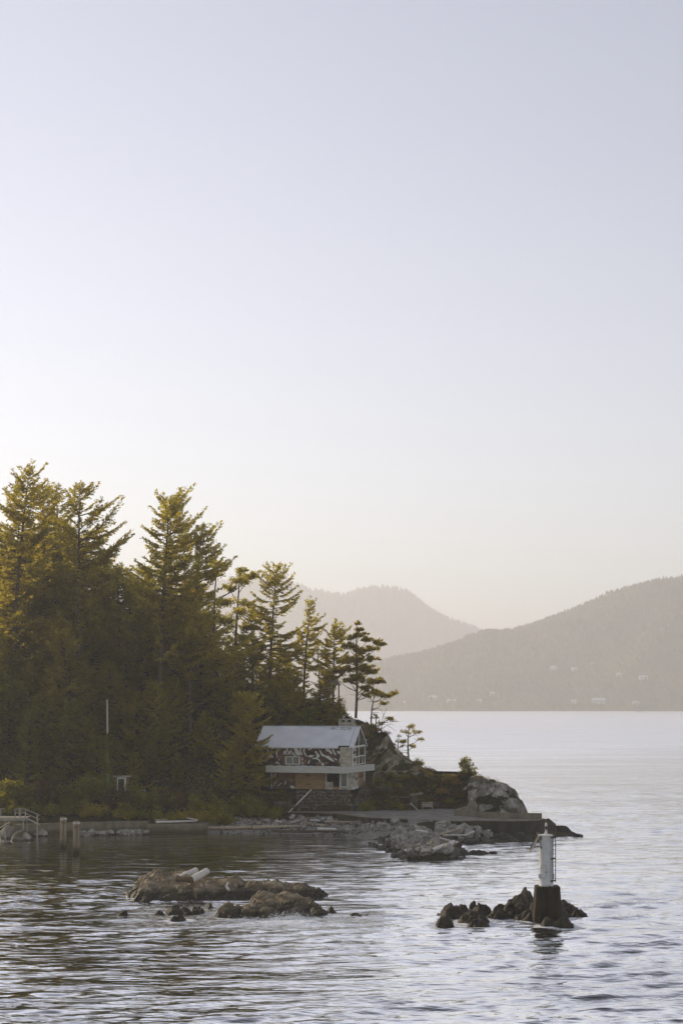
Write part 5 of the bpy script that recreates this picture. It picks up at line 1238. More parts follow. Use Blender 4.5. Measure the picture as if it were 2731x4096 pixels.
# ------------------------------------------------------------------ promenade, walls
front = [(-7.2, 184.3), (-3.5, 183.2), (-.5, 181.4), (2.6, 175.9), (5.4, 173.6), (8.0, 172.6), (10.4, 172.2), (11.0, 170.6), (12.2, 169.6), (14.0, 169.5), (16.1, 169.9), (18.5, 169.7), (20.6, 169.4), (22.2, 169.7), (23.6, 170.7), (24.5, 172.6)]
back = [(24.6, 173.6), (19.9, 174.4), (16.8, 176.3), (14.4, 179.5), (16.9, 186.0), (17.0, 190.4), (9.0, 190.8), (8.4, 188.3), (3.0, 187.8), (.6, 186.6), (-7.2, 186.6)]
prom = MB().prism(front + back, -.9, 2.0).build('promenade', MAT['pave']); tag(prom, kind='structure')
def wall_strip(name, pts, th, z0, z1, mat, label, cat='wall', cap=None, parts=True):
    o = empty(name, (pts[0][0], pts[0][1], 0)); ox, oy = pts[0]
    P_ = [Vector((x - ox, y - oy, 0)) for x, y in pts]; nn = []
    for i in range(len(P_)):
        d = (P_[min(i + 1, len(P_) - 1)] - P_[max(i - 1, 0)]).normalized(); nn.append(Vector((d.y, -d.x, 0)))
    def ring(a, b, za, zb, m):
        vs = []
        for p, n in zip(P_, nn):
            q0 = p + n * a; q1 = p + n * b
            vs += [(q0.x, q0.y, za), (q1.x, q1.y, za), (q1.x, q1.y, zb), (q0.x, q0.y, zb)]
        fs = []
        for i in range(len(P_) - 1):
            k = i * 4
            for e in range(4): fs.append((k + e, k + (e + 1) % 4, k + 4 + (e + 1) % 4, k + 4 + e))
        fs += [(0, 3, 2, 1), tuple(len(vs) - 4 + e for e in range(4))]
        m._add(vs, fs)
    m = MB(); ring(-th / 2, th / 2, z0, z1, m); m.build('wall_face', mat, o)
    if cap: m = MB(); ring(-th / 2 - .02, th / 2 + .03, z1, z1 + .09, m); m.build('coping', cap, o)
    return tag(o, label, cat)
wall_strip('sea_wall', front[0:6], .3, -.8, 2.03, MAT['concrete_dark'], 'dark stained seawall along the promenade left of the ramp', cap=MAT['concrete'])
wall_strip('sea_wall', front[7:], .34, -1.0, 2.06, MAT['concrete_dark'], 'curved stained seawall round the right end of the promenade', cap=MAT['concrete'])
wall_strip('parapet_wall', [(16.9, 186.2), (14.35, 179.6), (16.7, 176.4), (19.9, 174.4), (24.4, 173.4)], .28, 1.9, 2.62, MAT['concrete'], 'low concrete parapet at the back of the promenade', cap=MAT['concrete'])
MB().span((16.6, 186.2, 1.9), (17.6, 186.6, 3.3)).build('concrete_pillar', MAT['concrete'])
tag(bpy.data.objects['concrete_pillar'], 'square concrete pillar at the corner of the parapet', 'pillar')
# ramp at the gap
rp = MB(); rp._add([(8.0, 172.7, 1.99), (10.9, 172.7, 1.99), (10.3, 165.6, .9), (8.3, 166.8, .9), (8.0, 172.7, -.8), (10.9, 172.7, -.8), (10.3, 165.6, -.8), (8.3, 166.8, -.8)], [(3, 2, 1, 0), (0, 1, 5, 4), (1, 2, 6, 5), (2, 3, 7, 6), (3, 0, 4, 7)])
tag(rp.build('boat_ramp', MAT['pave']), kind='structure')
# left seawall
wall_strip('sea_wall', [(X_(60, 171.5), 171.6), (X_(150, 172.4), 172.4), (X_(290, 174.2), 174.4), (X_(450, 176), 175.9), (X_(595, 176.8), 176.8)], .45, -1.0, 1.42, MAT['concrete'], 'long low concrete seawall below the forest on the left', cap=MAT['concrete'])
o = wall_strip('concrete_slab', [(X_(590, 176.2), 176.2), (X_(829, 177.0), 177.0)], 1.8, -1.0, 1.12, MAT['concrete'], 'weathered concrete slab with driftwood logs on it at the seawall end')
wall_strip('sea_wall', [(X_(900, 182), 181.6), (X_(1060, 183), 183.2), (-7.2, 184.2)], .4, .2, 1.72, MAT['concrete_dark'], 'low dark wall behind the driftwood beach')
# stone retaining walls: each stone its own part
STONES = []
for i in range(8):
    r = np.random.RandomState(300 + i)
    import bmesh
    bm = bmesh.new(); bmesh.ops.create_cube(bm, size=1.0); bmesh.ops.subdivide_edges(bm, edges=bm.edges[:], cuts=1, use_grid_fill=True)
    for vtx in bm.verts:
        c_ = vtx.co; l_ = c_.length; vtx.co = c_ * (0.5 / max(abs(c_.x), abs(c_.y), abs(c_.z)) * .55 + .45 * .58 / max(l_, .1)) + Vector(r.normal(size=3) * .045)
    me = bpy.data.meshes.new('stone'); bm.to_mesh(me); bm.free(); me.materials.append(MAT['wallstone']); me.polygons.foreach_set('use_smooth', [True] * len(me.polygons)); STONES.append(me)
def stone_wall(name, a, b, z0, z1, sz, label, seed, slope=0.0, cat='wall'):
    r = random.Random(seed); o = empty(name, (a[0], a[1], z0)); d = Vector((b[0] - a[0], b[1] - a[1], 0)); L = d.length; ang = math.atan2(d.y, d.x); o.rotation_euler = (0, 0, ang)
    MB().span((0, .06, -.3), (L, .55, z1 - z0 - .03)).build('core', MAT['mortar'], o)
    z = 0.0
    while z < z1 - z0 - .1:
        h = r.uniform(.75, 1.2) * sz; x = r.uniform(-.2, 0)
        while x < L:
            w_ = r.uniform(.7, 1.6) * sz
            s = link('stone', STONES[r.randrange(8)], o, (x + w_ / 2, .10 + r.uniform(-.05, .05), z + h / 2 + r.uniform(-.09, .09)), (r.uniform(-.2, .2), r.uniform(-.5, .5), r.uniform(-.15, .15)), (w_ * r.uniform(.85, 1.1), .42, h * r.uniform(.8, 1.2)))
            x += w_
        z += h
    return tag(o, label, cat)
stone_wall('stone_wall', (-5.9, 186.4), (1.0, 186.9), 1.95, 4.72, .40, 'rubble stone retaining wall under the front of the house', 1)
stone_wall('stone_wall', (2.6, 190.3), (6.2, 192.0), 3.35, 4.75, .36, 'upper stone terrace wall right of the steps', 2)
stone_wall('stone_wall', (-8.6, 184.5), (-6.6, 184.4), 1.5, 3.1, .42, 'squat block of old stone wall at the left end of the promenade', 3)
stone_wall('stone_wall', (9.2, 191.0), (13.5, 192.0), 1.95, 2.75, .36, 'low row of stones at the foot of the bank behind the promenade', 4)
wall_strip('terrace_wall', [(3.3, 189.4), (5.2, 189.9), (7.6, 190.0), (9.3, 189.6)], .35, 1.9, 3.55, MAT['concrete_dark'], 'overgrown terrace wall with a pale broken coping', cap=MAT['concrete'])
# stone steps
st = tag(empty('stone_steps', (1.1, 186.2, 1.98)), 'narrow flight of old stone steps up to the house', 'steps')
for i in range(12):
    MB().box((.75 + .115 * i + rr.uniform(-.05, .05), .1 + i * .26, .12 + i * .225), (1.55, .34, .24), rz=rr.uniform(-.03, .03) - .15).build('step', MAT['boulder_wet_shade'], st, bevel=.03)
MB()._add([(.0, .2, 0), (1.6, .2, 0), (2.9, 3.1, 2.6), (1.3, 3.1, 2.6), (0, 3.4, 0), (1.6, 3.4, 0)], [(0, 1, 2, 3), (1, 5, 2), (0, 3, 4), (4, 3, 2, 5), (0, 4, 5, 1)]).build('footing', MAT['mortar'], st)
# ruined stone pier at the end of the terrace, with a slab hanging off it
pr = tag(empty('ruined_stone_pier', (9.6, 188.6, 1.98)), 'crumbling pale stone pier with a broken slab on top', 'ruin')
for i in range(7):
    for j in range(2):
        link('stone', STONES[(i * 2 + j) % 8], pr, (-.22 + j * .42 + rr.uniform(-.05, .05), rr.uniform(-.1, .1), .15 + i * .29), (0, 0, rr.uniform(-.4, .4)), (.52, .6, .34))
for k_, (x, z, sx, sz_) in enumerate(((-1.0, .25, 1.2, .6), (-1.9, .2, 1.2, .5), (-.5, .7, .8, .5), (-2.8, .15, 1.0, .4))):
    link('stone', STONES[k_], pr, (x, -.35, z), (0, rr.uniform(-.3, .3), .3), (sx, .8, sz_))
MB().box((.35, 0, 2.12), (1.7, .9, .2), R=Matrix.Rotation(-.12, 3, 'Y')).build('broken_slab', MAT['concrete'], pr, bevel=.03)
MB().box((.05, -.75, .42), (1.5, .5, .12), R=Matrix.Rotation(.75, 3, 'Y')).build('fallen_slab', MAT['white_board'], pr)
bn = tag(empty('wooden_bench', (11.4, 189.2, 1.99), .1), 'small grey wooden bench against the bank behind the pier', 'bench')
for z in (.42, .62, .82): MB().span((-.75, .22, z), (.75, .27, z + .12)).build('back_slat', MAT['grey_wood'], bn)
for y in (-.2, -.02): MB().span((-.75, y, .36), (.75, y + .15, .41)).build('seat_slat', MAT['grey_wood'], bn)
for u in (-.7, .64): MB().span((u, -.2, 0), (u + .07, .28, .36)).build('leg', MAT['grey_wood'], bn)
# curved railing on the slope, and the kerb wall on top of the knoll
cv = MB().tube([(4.3, 191.0, 4.6), (4.3, 191.1, 6.2), (4.5, 191.4, 6.75), (5.0, 192.0, 6.95), (7.0, 194.0, 6.75), (9.5, 196.0, 6.9), (12.0, 197.2, 7.35)], [.07, .07, .06, .04, .03, .03, .03], 6)
tag(cv.build('curved_handrail', MAT['pile'], None, True), 'thin curved handrail rising beside the house towards the knoll', 'handrail')
wall_strip('kerb_wall', [(11.6, 203.5), (12.6, 202.6), (14.2, 201.8), (16.2, 200.6), (17.6, 199.6), (18.3, 198.9)], .3, 5.0, 6.5, MAT['concrete_dark'], 'low curved kerb wall on top of the grassy knoll')
pl = MB().beam((X_(1155, 184.0), 184.0, 2.02), (X_(1245, 186.0), 186.0, 4.85), .10, .10)
tag(pl.build('fallen_pole', MAT['white_wood']), 'thin white pole leaning diagonally on the stone wall below the house', 'pole')

# ------------------------------------------------------------------ wooden landing on the left, and two mooring piles
ld = tag(empty('wooden_landing', (X_(50, 168), 168, 0)), 'weathered wooden landing with handrails on the left shore', 'landing')
lz = Z_(3268, 168)
for i in range(9): MB().span((-2.6 + i * .5, -.9, lz - .08), (-2.6 + i * .5 + .47, 1.2, lz)).build('plank', MAT['grey_wood'], ld)
MB().span((-2.6, -.98, lz - .34), (1.9, -.9, lz - .085)).build('beam', MAT['grey_wood'], ld)
for u, v in ((-2.3, -.8), (-.6, -.8), (1.5, -.8), (1.5, 1.1), (-.6, 1.1)): MB().span((u - .08, v - .08, -.6), (u + .08, v + .08, lz - .08)).build('pile', MAT['grey_wood'], ld)
for u, v in ((.55, -.82), (.62, 1.1), (1.15, -.82), (1.75, -.82)): MB().span((u - .06, v - .06, lz), (u + .06, v + .06, lz + 1.05)).build('rail_post', MAT['grey_wood'], ld)
for u in (-2.5, -1.6): MB().span((u - .05, 1.05, lz), (u + .05, 1.15, lz + .95)).build('rail_post', MAT['grey_wood'], ld)
MB().beam((-2.6, 1.1, lz + .92), (-1.1, 1.1, lz + .92), .10, .07).build('handrail', MAT['grey_wood'], ld)
for z in (.55, 1.02): MB().beam((.5, -.87, lz + z), (1.8, -.87, lz + z), .05, .09).build('handrail', MAT['grey_wood'], ld)
MB().beam((1.75, -.85, lz + 1.0), (3.4, -.7, lz + .25), .06, .10).build('handrail', MAT['grey_wood'], ld)
MB().beam((1.75, -.85, lz + .5), (3.4, -.7, lz - .25), .06, .10).build('handrail', MAT['grey_wood'], ld)
MB().beam((1.7, -.6, lz - .05), (3.3, -.5, lz - .85), .9, .08).build('gangway', MAT['grey_wood'], ld)
MB().span((3.05, -.78, -.4), (3.2, -.63, lz + .45)).build('rail_post', MAT['grey_wood'], ld)
tag(MB().beam((X_(0, 165), 165, Z_(3312, 165)), (X_(42, 165.6), 165.6, Z_(3288, 165.6)), .26, .06).build('loose_plank', MAT['grey_wood']), 'loose pale plank propped against the landing rocks', 'plank')
for px, Y, ptop, rad, lab in ((254, 157.2, 3269, .36, 'left and taller looking of the two wooden mooring piles in the bay'), (306, 151.2, 3285, .36, 'right and nearer of the two wooden mooring piles in the bay')):
    x = X_(px, Y); o = tag(empty('mooring_pile', (x, Y, 0)), lab, 'pile', 'mooring piles in the bay'); zt = Z_(ptop, Y)
    for k_, (dx, dy) in enumerate(((-.17, 0), (.17, .05), (.0, .26))):
        MB().tube([(dx - .06, dy, -2.5), (dx, dy, 1.5), (dx + .03, dy, zt - .12 * (k_ == 2))], [.20, .19, .18], 10, jit=.05, rng=random.Random(k_)).build('timber', MAT['pile'], o, True)
        MB().lathe([(.20, zt - .14 * (k_ == 2)), (.20, zt + .16 - .3 * (k_ == 2)), (.17, zt + .20 - .3 * (k_ == 2))], 10, (dx + .03, dy, -.05 - .25)).build('pile_cap', MAT['white_wood'], o, True)
    MB().lathe([(.42, 0), (.42, .10)], 14, (.01, .09, zt - .62)).build('cable_band', MAT['rust'], o)
# ------------------------------------------------------------------ beacon
BY = 104.2; bxx = X_(2187, BY)
B = tag(empty('beacon', (bxx, BY, 0), 0.0), 'white cylindrical navigation beacon with ladder on a dark concrete block', 'beacon')
m = MB(); n = 8
def oct_(w, c): return [(w - c, -w), (w, -w + c), (w, w - c), (w - c, w), (-w + c, w), (-w, w - c), (-w, -w + c), (-w + c, -w)]
lo, hi = oct_(1.03, .30), oct_(.86, .26)
lo = [(x, y * .95) for x, y in lo]; hi = [(x, y * .95) for x, y in hi]
m._add([(x, y, .15) for x, y in lo] + [(x, y, 2.66) for x, y in hi] + [(x * .98, y * .98, 2.70) for x, y in hi], [tuple(reversed(range(8)))] + [(i, (i + 1) % 8, 8 + (i + 1) % 8, 8 + i) for i in range(8)] + [(8 + i, 8 + (i + 1) % 8, 16 + (i + 1) % 8, 16 + i) for i in range(8)] + [tuple(range(16, 24))])
MAT['pedestal'] = M_flat('algae_stained_concrete', (0.030, 0.023, 0.011), 0.9, 0.5, 1.6, bump=0.5, stretch=(1, 1, .35), c2=(0.008, 0.007, 0.005))
m.build('pedestal', MAT['pedestal'], B)
MB().tube([(-.95, -.82, 1.9), (-1.0, -.84, 1.2), (-1.08, -.86, .5)], .028, 5).build('conduit', MAT['rust'], B)
ox, oy = -.07, .05
R_ = .515
prof = [(R_ + .035, 2.69), (R_ + .035, 2.76), (R_ + .01, 2.80), (R_, 2.82), (R_, 6.36), (R_ + .035, 6.38), (R_ + .035, 6.43), (R_ * .6, 6.47), (.0, 6.48)]
MB().lathe(prof, 48, (ox, oy, 0)).build('tower', MAT['lampwhite'], B, True)
es = B.children[-1].modifiers.new('split', 'EDGE_SPLIT'); es.split_angle = math.radians(35)
bs = MB().lathe([(R_ + .07, 0), (R_ + .07, .03), (R_ + .04, .16), (R_ + .005, .30)], 40, (ox, oy, 3.28))
MB().box((ox - R_ - .02, oy - .05, 3.43), (.07, .3, .3)).box((ox + R_ + .0, oy - .2, 3.45), (.07, .2, .3)).build('vent_hood', MAT['lampwhite'], B)
ln = empty('lantern', (ox, oy, 6.46)); ln.parent = B
MB().lathe([(.145, 0), (.13, .05), (.085, .24), (.07, .36), (.07, .38)], 20).build('stand', MAT['lampwhite'], ln, True)
MB().lathe([(.15, .38), (.15, .41), (.115, .42), (.115, .56), (.13, .57), (.13, .60)], 20).build('lamp_base', MAT['steel_dark'], ln, True)
gl = NT('lens_plastic'); gl.b.inputs['Transmission Weight'].default_value = .7; gl.b.inputs['Base Color'].default_value = (.85, .85, .84, 1); gl.rough(.15); gl.b.inputs['IOR'].default_value = 1.45
MB().lathe([(.085, .60), (.09, .66), (.08, .72), (.085, .78), (.065, .84), (.03, .87), (.0, .875)], 20).build('lens', gl.m, ln, True)
for a in (0.4, 2.5, 4.6): MB().tube([(.12 * math.cos(a), .12 * math.sin(a), .58), (.12 * math.cos(a), .12 * math.sin(a), .64)], .018, 5).build('bolt', MAT['rust'], ln)
MB().tube([(.12, 0, .50), (.20, 0, .40), (.19, 0, .25), (.12, 0, .08)], .014, 5).build('cable', MAT['rust'], ln, True)
# ladder on the right front
ld = empty('ladder', (ox, oy, 0)); ld.parent = B
la = math.radians(-38); lr = R_ + .16
c0 = Vector((math.cos(la) * lr, math.sin(la) * lr, 0)); tn = Vector((-math.sin(la), math.cos(la), 0))
for s_ in (-.19, .19):
    q = c0 + tn * s_
    MB().span((q.x - .026, q.y - .035, 2.98), (q.x + .026, q.y + .035, 6.98)).build('stile', MAT['steel_dark'], ld)
    for z in (3.10, 4.72, 6.28):
        inn = q - Vector((math.cos(la), math.sin(la), 0)) * .17
        MB().beam((q.x, q.y, z), (inn.x, inn.y, z), .05, .11).build('bracket', MAT['steel_dark'], ld)
for i in range(12):
    z = 3.28 + i * .302; a, b = c0 + tn * -.19, c0 + tn * .19
    MB().tube([(a.x, a.y, z), (b.x, b.y, z)], .016, 6).build('rung', MAT['steel_dark'], ld)
# solar panel on the left, tilted
sp_ = empty('solar_panel', (ox, oy, 0)); sp_.parent = B
a, b = Vector((-R_ - .02, -.1, 6.42)), Vector((-R_ - .70, -.1, 5.28))
MAT['panel_frame'] = M_flat('aluminium_frame', (.50, .42, .30), .5, .15, 4.0); MAT['solar'] = M_flat('solar_cell', (.02, .025, .05), .2, .3, 5.0, spec=.6)
d = (b - a).normalized(); nrm = Vector((-d.z, 0, d.x)) if -d.z < 0 else Vector((d.z, 0, -d.x))
Rm = Matrix((d, Vector((0, 1, 0)), d.cross(Vector((0, 1, 0))))).transposed()
MB().box((a + b) / 2, ((b - a).length, .62, .10), R=Rm).build('frame', MAT['panel_frame'], sp_)
out = d.cross(Vector((0, 1, 0))); out = out if out.x < 0 else -out
MB().box((a + b) / 2 + out * .056, ((b - a).length - .08, .55, .012), R=Rm).build('cells', MAT['solar'], sp_)
MB().beam((-R_ + .02, -.1, 5.56), (-R_ - .55, -.1, 5.54), .05, .06).build('strut', MAT['steel_dark'], sp_)
MB().beam((-R_ + .02, -.1, 6.20), (-R_ - .10, -.1, 6.24), .05, .06).build('strut', MAT['steel_dark'], sp_)
for z in (5.55, 6.20): MB().box((-R_ * .80, -.36, z), (.05, .09, .17)).build('clamp', MAT['steel_dark'], sp_)
MB().tube([(-R_ - .14, -.1, 6.42), (-R_ - .16, -.1, 6.60), (-R_ + .02, -.1, 6.57), (-R_ + .02, -.1, 6.44)], .014, 5).build('lifting_loop', MAT['panel_frame'], sp_)
# hatch outline and fittings on the tower
ht = empty('hatch', (ox, oy, 0)); ht.parent = B
pts = []
for i in range(41):
    a = 2 * math.pi * i / 40; u = -.28 + .24 * math.copysign(abs(math.cos(a)) ** .7, math.cos(a)); z = 3.78 + .50 * math.copysign(abs(math.sin(a)) ** .8, math.sin(a))
    th = -math.pi / 2 + u / R_; pts.append(((R_ + .002) * math.cos(th), (R_ + .002) * math.sin(th), z))
MB().tube(pts, .009, 4, cap=False).build('seam', MAT['steel_dark'], ht)
for u, z in ((-.46, 4.03), (-.46, 3.57)):
    th = -math.pi / 2 + u / R_; MB().box((R_ * math.cos(th), R_ * math.sin(th), z), (.11, .04, .03), rz=th + math.pi / 2).build('hinge', MAT['steel_dark'], ht)
th = -math.pi / 2 - .03 / R_; MB().box((R_ * math.cos(th), R_ * math.sin(th) - .02, 3.76), (.18, .05, .035), rz=th + math.pi / 2).build('handle', MAT['steel_dark'], ht)
MB().tube([(-.22, -.72, 2.70), (-.22, -.72, 2.78), (.22, -.72, 2.78), (.22, -.72, 2.70)], .018, 5).build('mooring_bar', MAT['steel_dark'], B)
for a in range(8):
    th = a * math.pi / 4 + .3; MB().lathe([(.03, 0), (.03, .05)], 6, (ox + .6 * math.cos(th), oy + .6 * math.sin(th), 2.69)).build('anchor_bolt', MAT['steel_dark'], B)

# ------------------------------------------------------------------ driftwood
def log(name, pts, rads, mat, label, seed=0, n=9, ends=None, cat='log', stubs=0):
    r = random.Random(seed); p = [Vector(q) for q in pts]
    if len(p) == 2: p = [p[0].lerp(p[1], t_) + (Vector((r.uniform(-.02, .02), r.uniform(-.03, .03), r.uniform(-.02, .03))) if 0 < t_ < 1 else Vector()) for t_ in (0, .2, .4, .6, .8, 1)]
    rr_ = [rads[0] + (rads[1] - rads[0]) * i / (len(p) - 1) for i in range(len(p))]
    c0 = p[0]; m = MB(); m.tube([q - c0 for q in p], rr_, n, cap=True, jit=.10, rng=r); 
    if ends: m.m[-1] = 1; m.m[-2] = 1
    for i in range(stubs):
        k = r.randrange(1, len(p) - 1); q = p[k] - c0; m.tube([q, q + Vector((r.uniform(-.5, .5), r.uniform(-.4, .1), r.uniform(.15, .6)))], [.05, .012], 4)
    o = m.build(name, [mat, ends or mat], None, True, loc=c0)
    e = o.modifiers.new('split', 'EDGE_SPLIT'); e.split_angle = math.radians(50)
    return tag(o, label, cat)
def Lp(px, py, z): return G(px, py, z)
# on the islet
log('bleached_log', [P(764, 3521, 117.5), P(829, 3484, 119.2)], (.30, .275), MAT['drift'], 'nearer of two thick bleached logs lying on the rock islet', 1, 14, MAT['log_end'])
log('bleached_log', [P(716, 3513, 119.6), P(786, 3481, 121.2)], (.28, .26), MAT['drift'], 'farther of two thick bleached logs lying on the rock islet', 2, 14, MAT['log_end'])
log('log_stump', [P(704, 3516, 117.2), P(768, 3518, 117.0)], (.22, .24), MAT['log_end'], 'dark rotten log butt at the foot of the bleached logs', 3, 10)
log('driftwood_branch', [P(912, 3532, 117.6), P(905, 3546, 117.2), P(916, 3560, 116.8)], (.07, .13), MAT['drift'], 'short bone white driftwood piece on the islet', 4, 8)
# on the slab and beach
zb = 1.13
for i, (a, b, ra, mt, lab, z) in enumerate((
  ((690, 3277), (915, 3275), (.24, .31), 'drift', 'long thick bleached log lying on the slab and beach', 1.35),
  ((625, 3289), (790, 3284), (.14, .13), 'drift', 'thin pale log along the front of the slab', 1.30),
  ((622, 3281), (690, 3277), (.15, .17), 'drift_brown', 'short grey log at the left end of the slab', 1.42),
  ((722, 3268), (790, 3279), (.10, .08), 'drift', 'slim log lying across the long bleached log', 1.62),
  ((832, 3311), (1012, 3310), (.20, .18), 'drift_brown', 'brown log along the beach just right of the slab', .55),
  ((1008, 3310), (1285, 3303), (.24, .16), 'drift_brown', 'long pale brown log across the middle of the beach', .60),
  ((1084, 3327), (1382, 3331), (.26, .22), 'drift_dark', 'long dark waterlogged log at the edge of the water', .12),
  ((1345, 3318), (1270, 3316), (.14, .20), 'drift', 'stubby bleached log with an upturned root end', .55),
  ((1318, 3297), (1512, 3347), (.13, .15), 'drift', 'long slim driftwood pole slanting into the water', .72),
  ((1300, 3286), (1500, 3289), (.12, .10), 'drift_brown', 'long thin log lying along the top of the boulders', 1.25),
  ((1102, 3284), (1126, 3288), (.10, .10), 'drift', 'small white chunk of driftwood among the beach boulders', 1.15),
  ((1190, 3275), (1238, 3293), (.08, .08), 'drift_brown', 'thin stick slanting down among the beach boulders', 1.15),
  ((1240, 3280), (1278, 3283), (.09, .12), 'drift', 'short pale log among the beach boulders near the red scrap', 1.2),
  ((1163, 3290), (1205, 3281), (.06, .08), 'drift', 'pale stick left of the slanting thin stick', 1.15),
  ((1240, 3299), (1300, 3302), (.15, .18), 'drift_brown', 'broken brown log near the right end of the beach', .75),
)):
    log('driftwood_log', [Lp(a[0], a[1], z + .05), Lp(b[0], b[1], z + .05 - (.55 if i == 8 else 0))], ra, MAT[mt], lab, 20 + i, 8, MAT['log_end'] if ra[0] > .2 else None, stubs=(2 if i in (5, 8, 7) else 0))
log('driftwood_log', [Lp(1727, 3400, .95), Lp(1752, 3391, 1.1), Lp(1790, 3381, 1.15), Lp(1815, 3372, 1.2), Lp(1833, 3383, 1.0)], (.16, .42), MAT['drift'], 'big forked bleached log with a dark root end on the boulder spit', 60, 9, MAT['drift_dark'], stubs=1)
log('tree_root', [Lp(1832, 3392, .5), Lp(1833, 3372, 1.0), Lp(1828, 3358, 1.35)], (.30, .18), MAT['drift_dark'], 'black upright root stub beside the forked log on the spit', 61, 7)
log('driftwood_log', [Lp(1662, 3322, 1.9), Lp(1709, 3327, 1.85)], (.10, .13), MAT['drift'], 'short white log on top of the boulder spit', 62, 8)
log('driftwood_log', [Lp(1755, 3338, 1.55), Lp(1790, 3328, 1.65), Lp(1837, 3315, 1.7)], (.13, .08), MAT['drift_brown'], 'grey log lying across boulders under the curved seawall', 63, 8)
log('driftwood_log', [Lp(1760, 3352, 1.3), Lp(1825, 3372, 1.2)], (.12, .10), MAT['drift'], 'pale bark stripped log running down the spit to the forked log', 64, 8)
log('driftwood_log', [Lp(1770, 3340, 1.3), Lp(1860, 3340, 1.3), Lp(1895, 3325, 1.5)], (.07, .10), MAT['drift'], 'thin crooked log right of the grey log under the seawall', 65, 7)
log('upright_stick', [Lp(1262, 3290, 1.1), Lp(1262, 3265, 1.35)], (.03, .05), MAT['drift'], 'thin stick standing upright among the beach boulders', 66, 6)
log('upright_stick', [Lp(1848, 3330, 1.4), (Lp(1848, 3330, 1.4)[0], Lp(1848, 3330, 1.4)[1], 3.1)], (.03, .015), MAT['drift_brown'], 'thin upright stake in front of the curved seawall', 67, 6)
rb = MB().box((0, 0, .25), (.22, .1, .6), R=Matrix.Rotation(.25, 3, 'Y')); MAT['red'] = M_flat('faded_red_plastic', (.25, .07, .04), .7, .3, 4.0)
tag(rb.build('plastic_scrap', MAT['red'], None, False, loc=Lp(1228, 3278, 1.2)), 'faded red plastic scrap among the beach boulders', 'scrap')
# planks and drift lying on the promenade
for i, (px, py, l, w_, a, lab) in enumerate(((1945, 3271, 1.2, .35, .1, 'flat grey stone slab lying near the right end of the promenade'), (2010, 3277, .7, .3, -.2, 'small pale slab on the promenade right of the bigger one'), (1830, 3226, 3.2, .2, .05, 'long thin plank lying at the back of the promenade'))):
    x, y, z = G(px, py, 2.03); tag(MB().box((0, 0, .06), (l, w_, .13), rz=a).build('loose_slab' if i < 2 else 'loose_plank', MAT['concrete' if i < 2 else 'drift_brown'], None, loc=(x, y, 2.0), bevel=.03), lab, 'slab' if i < 2 else 'plank')

# ------------------------------------------------------------------ boulders of the riprap: 14 shapes, every boulder a thing
BLD = []
for i in range(14):
    r = np.random.RandomState(500 + i); bm = bmesh.new(); bmesh.ops.create_icosphere(bm, subdivisions=3, radius=1.0)
    co = np.array([v_.co[:] for v_ in bm.verts])
    for k in range(11):
        nrm = _norm(r.normal(size=3)); d_ = r.uniform(.52, .82); over = np.maximum(co @ nrm - d_, 0); co = co - over[:, None] * nrm
    co = co + .035 * r.normal(size=(1, 3)) + .05 * np.stack([fbm(co[:, 0] * 2 + i, co[:, 1] * 2, co[:, 2] * 2, o=3)] * 3, 1) * co
    co = co / np.abs(co).max(axis=0)
    for v_, c_ in zip(bm.verts, co): v_.co = c_
    me = bpy.data.meshes.new('boulder'); bm.to_mesh(me); bm.free(); me.materials.append(MAT['boulder']); me.polygons.foreach_set('use_smooth', [True] * len(me.polygons))
    me2 = me.copy(); me2.materials.clear(); me2.materials.append(MAT['boulder_wet_shade']); BLD.append((me, me2))
rr = random.Random(77); placed = []
def boulders(n, region, smin, smax, lab, group, mind=.75, lowdark=.5, zmin=-.2):
    c = 0; tries = 0
    while c < n and tries < n * 60:
        tries += 1; x, y = region(); s = rr.uniform(smin, smax) * (1.35 if rr.random() < .12 else 1)
        if any((x - a) ** 2 + (y - b) ** 2 < (mind * (s + q)) ** 2 for a, b, q in placed): continue
        z = float(base_h(np.array([x]), np.array([y]))[0])
        if z < -1.0: continue
        z = max(z, zmin)
        placed.append((x, y, s)); me = BLD[rr.randrange(14)][1 if z < lowdark - .25 + rr.uniform(-.1, .1) else 0]
        o = link('boulder', me, None, (x, y, z + s * .22), (rr.uniform(-.5, .5), rr.uniform(-.5, .5), rr.uniform(0, 6.28)), (s * rr.uniform(.9, 1.25), s * rr.uniform(.75, 1.05), s * rr.uniform(.6, .85)))
        tag(o, lab, 'boulder', group); c += 1
def reg_spit():
    t_ = rr.random(); return (8.2 + t_ * 1.2 + rr.gauss(0, 2.0) , 165.5 - t_ * 18.5 + rr.uniform(-1, 1))
boulders(120, reg_spit, .38, .80, 'grey angular boulder heaped on the spit below the boat ramp', 'boulders of the spit', .62)
boulders(34, lambda: (rr.uniform(11.2, 17.5), rr.uniform(163.6, 168.9)), .45, .95, 'grey boulder piled against the foot of the curved seawall', 'boulders under the curved seawall', .66)
boulders(52, lambda: (lambda t_: (-1.5 + t_ * 9.0, 179.6 - t_ * 8.6 + rr.uniform(-2.6, 1.0)))(rr.random()), .32, .66, 'rounded grey boulder below the dark seawall left of the ramp', 'boulders below the dark seawall', .66)
boulders(48, lambda: (rr.uniform(-16, -1.0), rr.uniform(178.3, 182.6)), .30, .58, 'grey boulder on the driftwood beach below the house', 'boulders on the driftwood beach', .7)
boulders(26, lambda: (lambda t_: (X_(330 + 260 * t_, 174), 173.4 + 2.4 * t_ + rr.uniform(-1.3, .2)))(rr.random()), .42, .72, 'dull boulder at the foot of the long left seawall', 'boulders under the left seawall', .5, .2, .15)
r_small = np.random.RandomState(15); SVs, SFs = [], []
k = 0
